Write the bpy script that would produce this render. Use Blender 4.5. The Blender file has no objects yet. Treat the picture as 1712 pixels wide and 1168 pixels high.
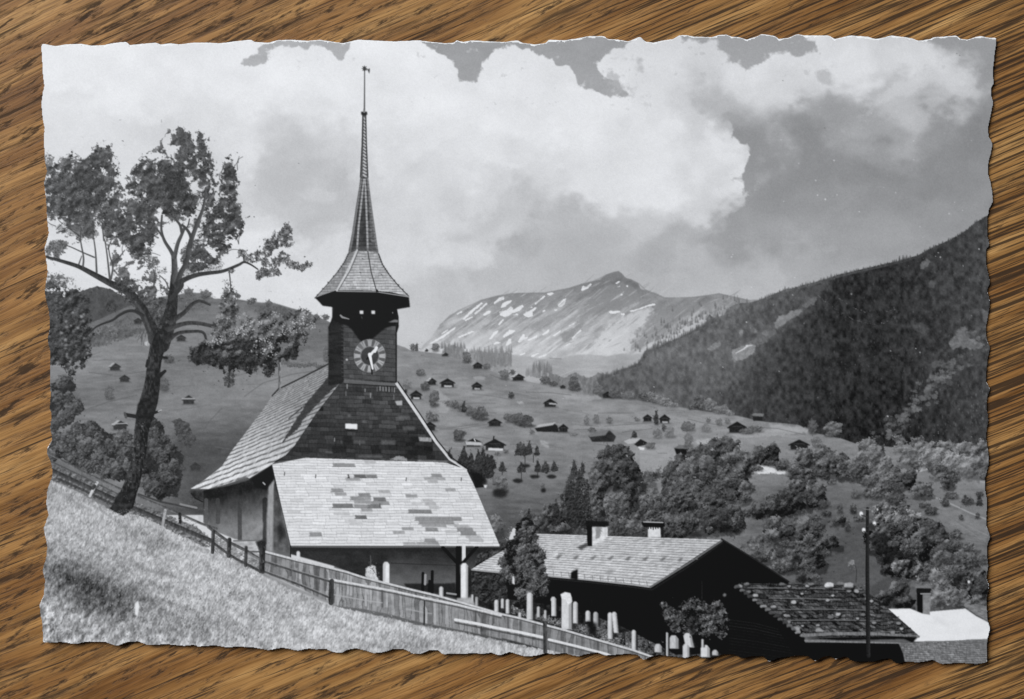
import math
import numpy as np

# ---------------------------------------------------------------------------
# 1.  THE PRINT: tones of the old black and white photo on the postcard.
#     It is a flat printed picture, so its tones are ink density in the paper.
#     Worked out as an array of grey values, then stored as ink reflectance on
#     the vertices of the print.
# ---------------------------------------------------------------------------
SS = 2
X0, Y0, X1, Y1 = 60, 50, 1676, 1118
PW, PH = (X1 - X0) * SS, (Y1 - Y0) * SS
RNG = np.random.default_rng(7)
IMG = np.full((PH, PW), 180.0, np.float32)
LAB = np.zeros((PH, PW), np.uint16)
KINDS = ['sky', 'mountain', 'ridge', 'forest', 'hill', 'hillside', 'hut', 'shrub', 'chalet', 'barn', 'house',
         'pole', 'bush', 'church_wall', 'roof', 'gable', 'porch_roof', 'porch', 'tower', 'clock_face', 'spire',
         'weather_vane', 'tree', 'trunk', 'churchyard', 'gravestone', 'board_fence', 'rail_fence', 'meadow', 'chimney']
L = {k: i for i, k in enumerate(KINDS)}


def spline(n, m, off):
    """index and weight of n samples over m control values (smooth)"""
    t = (np.arange(n) + 0.5) / n * (m - 1.001 - 1) + off
    i = np.minimum(np.floor(t).astype(int), m - 2)
    f = (t - i).astype(np.float32)
    return i, f * f * (3 - 2 * f)


def vnoise(h, w, cy, cx, rng=RNG):
    """value noise in 0..1, cell size cy x cx (array cells)"""
    m, k = max(3, int(h / cy) + 3), max(3, int(w / cx) + 3)
    g = rng.random((m, k), np.float32)
    iy, fy = spline(h, m, rng.random())
    ix, fx = spline(w, k, rng.random())
    r = g[iy] + (g[iy + 1] - g[iy]) * fy[:, None]
    d = r[:, 1:] - r[:, :-1]
    return r[:, ix] + d[:, ix] * fx


def fbm(h, w, cy, cx, octs=4, gain=0.5, rng=RNG):
    s = np.zeros((h, w), np.float32)
    a = tot = 1.0
    tot = 0
    for o in range(octs):
        s += a * vnoise(h, w, max(1.0, cy), max(1.0, cx), rng)
        tot += a
        a *= gain
        cy /= 2
        cx /= 2
    s /= tot
    return np.clip((s - 0.5) * 1.7 + 0.5, 0, 1)


def box1(a, r, ax):
    n = a.shape[ax]
    pad = [(0, 0), (0, 0)]
    pad[ax] = (r + 1, r)
    c = np.cumsum(np.pad(a, pad, mode='edge'), axis=ax, dtype=np.float64)
    if ax == 0:
        return ((c[2 * r + 1:] - c[:-2 * r - 1]) / (2 * r + 1)).astype(np.float32)[:n]
    return ((c[:, 2 * r + 1:] - c[:, :-2 * r - 1]) / (2 * r + 1)).astype(np.float32)[:, :n]


def blur(a, s):
    r = int(round(s * SS))
    if r < 1:
        return a
    for _ in range(2):
        a = box1(box1(a, r, 0), r, 1)
    return a


def P(pts):
    a = np.array(pts, float).reshape(-1, 2)
    return np.stack([(a[:, 0] - X0) * SS, (a[:, 1] - Y0) * SS], 1)


def bbox(q, pad=0):
    x0 = max(0, int(q[:, 0].min()) - pad)
    y0 = max(0, int(q[:, 1].min()) - pad)
    x1 = min(PW, int(q[:, 0].max()) + 2 + pad)
    y1 = min(PH, int(q[:, 1].max()) + 2 + pad)
    return x0, y0, max(x0 + 1, x1), max(y0 + 1, y1)


def pmask(q, bb):
    """even-odd fill of polygon q (array coords) in the box"""
    x0, y0, x1, y1 = bb
    acc = np.zeros((y1 - y0, x1 - x0 + 1), np.int32)
    n = len(q)
    for i in range(n):
        (ax, ay), (bx, by) = q[i], q[(i + 1) % n]
        if ay == by:
            continue
        if ay > by:
            ax, ay, bx, by = bx, by, ax, ay
        r0 = max(y0, math.ceil(ay - 0.5))
        r1 = min(y1 - 1, math.ceil(by - 0.5) - 1)
        if r1 < r0:
            continue
        rows = np.arange(r0, r1 + 1)
        xs = ax + (rows + 0.5 - ay) * (bx - ax) / (by - ay)
        cols = np.clip(np.ceil(xs - 0.5).astype(int) - x0, 0, x1 - x0)
        np.add.at(acc, (rows - y0, cols), 1)
    return (np.cumsum(acc, 1)[:, :-1] % 2).astype(np.float32)


def put(bb, m, v, lab=None, cut=0.5):
    x0, y0, x1, y1 = bb
    s = IMG[y0:y1, x0:x1]
    s += (v - s) * m
    if lab is not None:
        LAB[y0:y1, x0:x1][m > cut] = L[lab]


def xy(bb):
    x0, y0, x1, y1 = bb
    xs = (np.arange(x0, x1) + 0.5) / SS + X0
    ys = (np.arange(y0, y1) + 0.5) / SS + Y0
    return np.meshgrid(xs.astype(np.float32), ys.astype(np.float32))


def poly(pts, v, lab=None, soft=0, rough=0, cell=8, tex=0, tcell=(6, 6), a=1.0, octs=3, amp=0.74):
    """filled polygon; soft = blur of the edge, rough = ragged edge in px, tex = tone noise"""
    q = P(pts)
    bb = bbox(q, int((soft + rough) * SS * 2 + 4))
    m = pmask(q, bb)
    h, w = m.shape
    if rough:
        b = blur(m, rough)
        n = fbm(h, w, cell * SS, cell * SS, 5, .58)
        k = 0.5 * max(0.12, min(1.0, soft / max(rough, .01)))
        m = np.clip((b + (n - 0.5) * amp - 0.5) / k + 0.5, 0, 1)
    elif soft:
        m = blur(m, soft)
    val = v
    if callable(v):
        X, Y = xy(bb)
        val = v(X, Y)
    if tex:
        val = val + (fbm(h, w, tcell[1] * SS, tcell[0] * SS, octs) - 0.5) * 2 * tex
    if callable(a):
        a = a(*xy(bb))
    put(bb, m * a, val, lab)
    return bb, m


def stroke(pts, wid, v, lab=None, a=1.0, v2=None, tex=0, soft=0.0):
    """tapered stroke; wid: one width or one per point; v..v2 tone across (left..right)"""
    q = P(pts)
    n = len(q)
    ws = np.full(n, float(wid)) if np.isscalar(wid) else np.interp(np.linspace(0, 1, n), np.linspace(0, 1, len(wid)), wid)
    ws = ws * SS / 2
    bb = bbox(q, int(ws.max() + 3 + soft * SS))
    x0, y0, x1, y1 = bb
    X, Y = np.meshgrid(np.arange(x0, x1) + 0.5, np.arange(y0, y1) + 0.5)
    best = np.full(X.shape, 9e9, np.float32)
    side = np.zeros(X.shape, np.float32)
    for i in range(n - 1):
        (ax, ay), (bx, by) = q[i], q[i + 1]
        dx, dy = bx - ax, by - ay
        l2 = dx * dx + dy * dy + 1e-6
        t = np.clip(((X - ax) * dx + (Y - ay) * dy) / l2, 0, 1)
        ex, ey = X - ax - t * dx, Y - ay - t * dy
        w = ws[i] + (ws[i + 1] - ws[i]) * t
        d = np.hypot(ex, ey) - w
        nx, ny = (dy, -dx) if dy > 0 or (dy == 0 and dx < 0) else (-dy, dx)   # normal with positive x
        sgn = (ex * nx + ey * ny) / math.sqrt(l2) / np.maximum(w, .5)
        u = d < best
        best[u] = d[u]
        side[u] = sgn[u]
    m = np.clip(0.5 - best / (1 + soft * SS), 0, 1)
    val = v if v2 is None else v + (v2 - v) * (np.clip(side, -1, 1) * 0.5 + 0.5)
    if tex:
        val = val + (fbm(m.shape[0], m.shape[1], 5 * SS, 2.2 * SS, 2) - 0.5) * 2 * tex
    put(bb, m * a, val, lab)


_K = {}


def kern(r, asp, ang):
    r = max(0.6, round(r * 2) / 2)
    key = (r, round(asp, 1), int(ang / math.pi * 8) % 8)
    if key not in _K:
        n = int(math.ceil(r)) + 1
        y, x = np.mgrid[-n:n + 1, -n:n + 1]
        th = key[2] * math.pi / 8
        u = x * math.cos(th) + y * math.sin(th)
        w = (-x * math.sin(th) + y * math.cos(th)) / key[1]
        _K[key] = np.clip(r - np.hypot(u, w) + 0.5, 0, 1).astype(np.float32)
    return _K[key]


def stamp(x, y, r, v, asp=0.6, ang=0.0, lab=None, a=0.9):
    k = kern(r, asp, ang)
    n = k.shape[0] // 2
    cx, cy = int(x), int(y)
    if cx < n or cy < n or cx >= PW - n - 1 or cy >= PH - n - 1:
        return
    s = IMG[cy - n:cy + n + 1, cx - n:cx + n + 1]
    s += (v - s) * (k * a)
    if lab is not None:
        LAB[cy - n:cy + n + 1, cx - n:cx + n + 1][k > 0.5] = L[lab]


def leaves(pts, lo, hi, n, size=(1.2, 2.6), lab=None, gap=0.0, cell=9, base=0.0, rough=4, light=(-0.5, -0.8), tone_y=0.0,
           asp=0.6, jit=18, stretch=1.0, angs=None, sphere=0.0):
    """foliage: a mass whose clumps catch the light from the upper left, ragged at the edge,
    with leaf strokes over it; gap = share of holes, base = opacity of the mass"""
    q = P(pts)
    bb = bbox(q, int(rough * SS * 2 + 8))
    m = pmask(q, bb)
    h, w = m.shape
    b = blur(m, rough)
    c = cell * SS
    nz = fbm(h, w, c, c, 5, .62)
    fine = vnoise(h, w, 1.5 * SS, 1.7 * SS)
    e = b + (nz - .5) * .86 + (fine - .5) * (.34 if base else .16) - .5
    if gap:
        hole = fbm(h, w, c * 1.15, c * 1.15, 5, .6) + (fine - .5) * .16
        t = np.quantile(hole, gap)
        e = np.minimum(e, (hole - t) * 1.4)
    al = np.clip(e / .09 + .5, 0, 1)
    if e.max() <= 0:
        return
    f1 = fbm(h, w, c * stretch, c, 2)
    f2 = fbm(h, w, c * .42 * stretch, c * .42, 2)
    d1, d2 = max(2, int(c * .3)), max(1, int(c * .13))
    lit = .44

    def relief(f, d):
        return (np.roll(f, -d, 1) - np.roll(f, d, 1)) * -light[0] + (np.roll(f, -d, 0) - np.roll(f, d, 0)) * -light[1]
    lit = .44 + relief(f1, d1) * .8 + relief(f2, d2) * .42 + (fine - .5) * .45
    if sphere:
        cx, cy = q.mean(0) - bb[:2]
        rx, ry = np.ptp(q[:, 0]) / 2 + 1, np.ptp(q[:, 1]) / 2 + 1
        lit = lit - sphere * ((np.arange(w)[None] - cx) / rx * .55 + (np.arange(h)[:, None] - cy) / ry * .75)
    if tone_y:
        y0_, y1_ = q[:, 1].min() - bb[1], q[:, 1].max() - bb[1]
        lit = lit - tone_y * ((np.arange(h)[:, None] - y0_) / max(1, y1_ - y0_) - .5)
    field = lo + (hi - lo) * np.clip(lit, 0, 1.15)
    if base:
        put(bb, al * min(1, base + .08), field, lab)
    ys, xs = np.nonzero(al > .4)
    if len(ys) == 0:
        return
    n = int(n * .55)
    idx = RNG.integers(0, len(ys), n)
    jx, jy = RNG.normal(0, 1.3 * SS, n), RNG.normal(0, 1.3 * SS, n)
    sz = RNG.uniform(size[0], size[1], n) * SS
    an = RNG.uniform(0, math.pi, n) if angs is None else RNG.normal(angs[0], angs[1], n) % math.pi
    rv = RNG.normal(0, 1, n)
    for i, k in enumerate(idx):
        y, x = ys[k], xs[k]
        stamp(x + bb[0] + jx[i], y + bb[1] + jy[i], sz[i] * .5, max(lo - 8, field[y, x] + rv[i] * jit * .75), asp, an[i], lab, .8)


def ell(cx, cy, rx, ry, n=14, j=0.12):
    a = np.linspace(0, 2 * math.pi, n, endpoint=False)
    k = 1 + RNG.uniform(-j, j, n)
    return np.stack([cx + rx * k * np.cos(a), cy + ry * k * np.sin(a)], 1)


def quad_uv(q4, bb):
    """projective (u,v) of each pixel in the quad TL TR BR BL"""
    q = P(q4)
    A, B = [], []
    for (x, y), (u, v) in zip(q, ((0, 0), (1, 0), (1, 1), (0, 1))):
        A += [[x, y, 1, 0, 0, 0, -u * x, -u * y], [0, 0, 0, x, y, 1, -v * x, -v * y]]
        B += [u, v]
    h = np.append(np.linalg.solve(np.array(A), np.array(B)), 1).reshape(3, 3)
    x0, y0, x1, y1 = bb
    X, Y = np.meshgrid(np.arange(x0, x1) + 0.5, np.arange(y0, y1) + 0.5)
    D = h[2, 0] * X + h[2, 1] * Y + h[2, 2]
    return (h[0, 0] * X + h[0, 1] * Y + h[0, 2]) / D, (h[1, 0] * X + h[1, 1] * Y + h[1, 2]) / D


def shingles(q4, pts, rows, cols, v, dv, joint, lab, line=0.16, jw=0.06, streak=4, wavy=0.05, vjoint=None, patches=()):
    """rows of shingles over polygon pts, coordinates from the quad q4"""
    q = P(pts)
    bb = bbox(q, 1)
    m = pmask(q, bb)
    U, V = quad_uv(q4, bb)
    h, w = m.shape
    V = V + (fbm(h, w, 14 * SS, 14 * SS, 2) - .5) * wavy / rows * 4
    r = V * rows
    ri = np.floor(r).astype(int)
    rf = r - ri
    off = RNG.random(4096)
    c = U * cols + off[ri % 4096] * 1.7
    ci = np.floor(c).astype(int)
    cf = c - ci
    hv = RNG.normal(0, 1, 65536).astype(np.float32)
    val = (v if not callable(v) else v(*xy(bb))) + dv * hv[(ri * 7919 + ci * 104729) % 65536]
    val = val + streak * (vnoise(h, w, 5 * SS, 1.2 * SS) - .5) * 2
    for (u0, u1, v0, v1, dt) in patches:
        pass
    ln = np.clip((rf - (1 - line)) / line * 2, 0, 1) * (0.55 + 0.45 * (hv[(ri * 31 + ci * 17) % 65536] > -.6))
    val = val + ln * (joint - val) * 0.75
    vj = (cf < jw) * (0.8 if vjoint is None else 1.0)
    val = val + vj * ((joint if vjoint is None else vjoint) - val) * 0.55 * (hv[(ri * 131 + ci * 71) % 65536] > -.5)
    put(bb, m, val, lab)
    return bb, m


def hut(x0, y0, x1, y1, style='dark', roof=None, base=None, tone=38):
    """tiny timber hut seen from its gable: low pitched roof with eaves, wall, sometimes a pale base"""
    w, h = x1 - x0, y1 - y0
    wall = y0 + h * 0.42
    poly([(x0 + w * .1, wall), (x1 - w * .1, wall), (x1 - w * .12, y1), (x0 + w * .12, y1)], tone + 6, 'hut', soft=.5, tex=8, tcell=(2, 3))
    poly([(x0, wall + h * .12), (x0 + w * .5, y0), (x1, wall + h * .12), (x1 - w * .04, wall + h * .2), (x0 + w * .5, y0 + h * .2), (x0 + w * .04, wall + h * .2)],
         tone - 4, 'hut', soft=.4)
    poly([(x0 + w * .1, wall), (x0 + w * .5, y0 + h * .1), (x1 - w * .1, wall)], tone, 'hut', soft=.4)
    if roof:      # light roof plane on the left side
        poly([(x0 - w * .05, wall + h * .1), (x0 + w * .32, y0 + h * .0), (x0 + w * .55, y0), (x0 + w * .18, wall + h * .1)], roof, 'hut', soft=.5)
    if base:
        poly([(x0 + w * .3, y1 - h * .22), (x0 + w * .78, y1 - h * .2), (x0 + w * .78, y1), (x0 + w * .3, y1)], base, 'hut', soft=.5)
    poly([(x0 + w * .05, y1 - 1), (x1, y1 - 1), (x1 + w * .15, y1 + 1.5), (x0, y1 + 1.5)], 70, None, soft=1.2, a=.5)


def bush(cx, cy, rx, ry, lo=62, hi=135, n=None, lab='shrub', sh=True, size=(1.0, 2.2), gap=0.0):
    if sh:
        poly(ell(cx + rx * .15, cy + ry * .85, rx * 1.05, ry * .28), lo - 14, None, soft=1.5, a=.75)
    leaves(ell(cx, cy, rx, ry, j=.18), lo, hi, n or int(rx * ry * 1.1 + 25), size, lab, gap, cell=max(3, min(rx, ry) * .5), base=.8, rough=max(1, min(rx, ry) * .2), tone_y=.5)


def conifer(cx, y0, y1, w, lo=45, hi=95, lab='shrub', n=None):
    h = y1 - y0
    pts = [(cx, y0), (cx + w * .22, y0 + h * .3), (cx + w * .4, y0 + h * .6), (cx + w * .5, y0 + h * .92), (cx, y1), (cx - w * .5, y0 + h * .92), (cx - w * .38, y0 + h * .6), (cx - w * .2, y0 + h * .3)]
    leaves(pts, lo, hi, n or int(w * h * .7 + 20), (.9, 1.9), lab, 0, cell=3.5, base=.9, rough=1.0, tone_y=.3)


def thicket(pts, lab, lo, hi, n, size=(6, 12), dark=0.9, gap=0.05):
    """many small bushes filling a polygon, back to front, each lit on its upper left side"""
    q = np.array(pts, float).reshape(-1, 2)
    leaves(pts, lo - 6, lo + 14, int(n * 12), (1, 2), lab, 0, 6, dark, 2.5)
    qa = P(pts)
    bb = bbox(qa, 0)
    m = pmask(qa, bb)
    ys, xs = np.nonzero(m)
    for k in sorted(RNG.integers(0, len(ys), n), key=lambda i: ys[i]):
        x, y = (xs[k] + bb[0]) / SS + X0, (ys[k] + bb[1]) / SS + Y0
        s = RNG.uniform(*size)
        d = RNG.normal(0, 9)
        leaves(ell(x, y, s, s * RNG.uniform(.8, 1.3), 12, .28), lo - 6 + d, hi + d, int(s * s * .8 + 8), (.9, 1.9), lab, gap, cell=RNG.uniform(3.5, 6), base=.8, rough=2.4, sphere=.5, jit=14)


def smooth(pts, n=5):
    """Catmull-Rom curve through the points"""
    q = np.array(pts, float).reshape(-1, 2)
    if len(q) < 3:
        return q
    e = np.vstack([2 * q[0] - q[1], q, 2 * q[-1] - q[-2]])
    out = []
    for i in range(1, len(e) - 2):
        for t in np.linspace(0, 1, n, endpoint=False):
            p0, p1, p2, p3 = e[i - 1:i + 3]
            out.append(.5 * (2 * p1 + (p2 - p0) * t + (2 * p0 - 5 * p1 + 4 * p2 - p3) * t * t + (3 * p1 - p0 - 3 * p2 + p3) * t ** 3))
    out.append(q[-1])
    return np.array(out)
# ---------------------------------------------------------------------------
# 2.  THE PICTURE, back to front (coordinates in pixels of the 1712 px photograph)
# ---------------------------------------------------------------------------
def paint_sky():
    T = np.array([
        (90, 100, 225), (300, 90, 222), (200, 150, 223), (400, 150, 226), (90, 210, 212), (230, 215, 207), (320, 190, 216), (450, 150, 228),
        (550, 150, 226), (700, 150, 228), (850, 200, 227), (700, 250, 222), (620, 290, 216), (480, 295, 186), (540, 320, 182),
        (455, 340, 200), (420, 260, 215), (520, 370, 186), (560, 420, 214), (490, 470, 216), (540, 500, 217), (430, 400, 221),
        (410, 300, 203), (440, 300, 192), (570, 350, 190), (580, 300, 196), (700, 330, 210), (660, 330, 208), (720, 400, 209), (760, 440, 212), (790, 400, 190), (690, 460, 205),
        (830, 430, 200), (750, 500, 190), (900, 420, 172), (850, 480, 184), (720, 550, 194), (950, 450, 180), (1000, 420, 178),
        (900, 300, 210), (1000, 310, 220), (1100, 300, 222), (1200, 300, 222), (1000, 200, 224), (1100, 150, 214), (1200, 250, 221),
        (1140, 345, 207), (1050, 370, 192), (1100, 420, 172), (1000, 390, 180), (1150, 215, 206), (1220, 195, 178), (1300, 150, 210),
        (1300, 115, 218), (1400, 110, 220), (1490, 125, 214), (1550, 110, 212), (1590, 125, 198), (1640, 90, 148), (1640, 200, 140),
        (1550, 190, 146), (1450, 185, 158), (1465, 165, 188), (1510, 150, 180), (1400, 195, 156), (1350, 250, 143), (1300, 300, 141), (1450, 300, 140), (1600, 300, 142),
        (1300, 400, 156), (1450, 400, 152), (1600, 380, 154), (1200, 450, 180), (1350, 450, 170), (1120, 470, 184), (1250, 490, 184),
        (800, 300, 221), (850, 350, 192), (780, 340, 206), (950, 250, 220), (800, 500, 192), (640, 470, 206), (600, 100, 226), (950, 130, 222), (100, 300, 214),
        (90, 450, 214), (250, 450, 220), (400, 480, 216), (1150, 400, 170), (1200, 380, 158), (650, 400, 204), (660, 540, 196), (1085, 230, 222), (1170, 300, 208)], float)
    h, w = PH // 4, PW // 4
    ys, xs = np.mgrid[0:h, 0:w].astype(np.float32)
    X = xs * 4 / SS + X0 + (fbm(h, w, 40, 50, 5, .6) - .5) * 120
    Y = ys * 4 / SS + Y0 + (fbm(h, w, 36, 50, 5, .6) - .5) * 95
    num = np.zeros((h, w), np.float32)
    den = np.full((h, w), 1e-9, np.float32)
    for x, y, v in T:
        k = 1.0 / (((X - x) ** 2 + 1.3 * (Y - y) ** 2) / 900 + .6) ** 2.1
        num += k * v
        den += k
    f = num / den
    # clear sky at the right is smooth and lightens towards the horizon
    clear = 142 + np.clip((Y - 300) * .17, -6, 34)
    k = np.clip((X - 1330 - 30) / 90, 0, 1) * np.clip((Y - 215) / 60, 0, 1)
    f = f * (1 - .8 * k) + clear * .8 * k
    f += (fbm(h, w, 26, 34, 5, .6) - .5) * 11
    A = upmat2(PH, h)
    B = upmat2(PW, w)
    IMG[:] = A @ f @ B.T


def upmat2(n, m):
    t = np.clip((np.arange(n) + .5) / n * m - .5, 0, m - 1.001)
    i = np.floor(t).astype(int)
    f = (t - i).astype(np.float32)
    A = np.zeros((n, m), np.float32)
    A[np.arange(n), i] = 1 - f
    A[np.arange(n), i + 1] += f
    return A


def gaps_of_sky():
    kw = dict(rough=4.2, cell=11, tex=4, tcell=(26, 16), amp=.86)
    poly([402, 111, 410, 100, 425, 95, 432, 84, 440, 74, 440, 55, 590, 55, 585, 74, 582, 84, 578, 95, 572, 102, 563, 97, 552, 86, 545, 80, 530, 76, 515, 84,
          505, 78, 490, 81, 470, 78, 455, 80, 448, 95, 445, 107, 430, 111], 170, None, soft=2.6, **kw)
    poly([695, 55, 702, 70, 720, 80, 735, 91, 748, 93, 756, 106, 765, 120, 769, 138, 782, 134, 792, 142, 800, 139, 805, 118, 812, 97, 825, 86, 850, 78, 862, 78,
          870, 82, 890, 88, 912, 94, 925, 104, 930, 111, 950, 108, 958, 121, 965, 132, 970, 143, 978, 153, 990, 151, 1005, 156, 1015, 164, 1025, 156,
          1037, 161, 1055, 159, 1045, 150, 1035, 140, 1018, 130, 1003, 122, 1000, 110, 1010, 95, 1024, 84, 1042, 77, 1058, 68, 1060, 55],
         lambda X, Y: 150 + (X - 700) * .012 + (Y - 60) * .10, None, soft=2.6, **kw)
    poly([1022, 118, 1036, 130, 1050, 146, 1060, 158, 1040, 158, 1028, 144, 1014, 128], 176, None, soft=7, rough=6, cell=7, a=.7, amp=.95)
    poly([1062, 95, 1072, 97, 1078, 118, 1070, 122, 1064, 110], 178, None, soft=4, rough=4, cell=9, a=.7)
    poly([1130, 55, 1140, 66, 1158, 72, 1178, 74, 1192, 68, 1206, 80, 1218, 92, 1217, 104, 1230, 109, 1256, 116, 1266, 106, 1284, 105, 1292, 90, 1302, 82,
          1318, 88, 1340, 94, 1366, 93, 1366, 78, 1352, 66, 1340, 55], lambda X, Y: 158 + (Y - 60) * .12, None, soft=4, rough=5, cell=12, amp=.86)
    poly([1366, 118, 1388, 116, 1392, 138, 1372, 144, 1364, 132], 176, None, soft=6, rough=6, cell=10, a=.7)
    poly([1530, 70, 1600, 74, 1632, 86, 1650, 110, 1652, 60, 1530, 58], 152, None, soft=10, rough=8, cell=16, a=.8)
    # dark sky to the right of the big cumulus
    poly([1196, 178, 1212, 184, 1224, 202, 1226, 218, 1232, 234, 1247, 240, 1252, 256, 1252, 276, 1244, 296, 1249, 320, 1246, 340, 1236, 355, 1222, 352,
          1206, 366, 1230, 420, 1330, 400, 1430, 330, 1440, 250, 1400, 205, 1320, 180, 1260, 172], lambda X, Y: 146 + np.clip((X - 1330) * .01, -6, 6) + np.clip((Y - 300) * .12, -4, 14),
         None, soft=3.4, rough=8, cell=26, amp=.98, a=lambda X, Y: .92 * np.clip((1330 - X) / 70, 0, 1) * np.clip((Y - 176) / 45, 0, 1) * np.clip((405 - Y) / 60, 0, 1))
    poly([1205, 188, 1214, 205, 1238, 212, 1250, 205, 1236, 190], 160, None, soft=5, rough=6, cell=12, a=.7)
    # wisps
    poly([1432, 188, 1455, 172, 1480, 150, 1510, 132, 1560, 128, 1610, 118, 1640, 122, 1610, 132, 1592, 150, 1575, 140, 1540, 146, 1520, 160, 1500, 158, 1470, 175, 1445, 192],
         204, None, soft=9, rough=8, cell=14, a=.62)
    poly([1285, 215, 1300, 205, 1310, 225, 1300, 240, 1284, 238], 160, None, soft=6, rough=6, cell=9, a=.5)
    poly([415, 300, 450, 290, 500, 288, 550, 300, 585, 320, 580, 370, 560, 400, 510, 400, 480, 370, 430, 350], 184, None, soft=16, rough=14, cell=22, a=.45)
    poly([498, 325, 520, 318, 560, 322, 565, 332, 530, 338, 505, 335], 200, None, soft=6, rough=6, cell=14, a=.7)
    poly([690, 395, 740, 400, 780, 412, 825, 425, 830, 445, 790, 445, 750, 430, 700, 410], 214, None, soft=8, rough=9, cell=16, a=.55)


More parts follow.
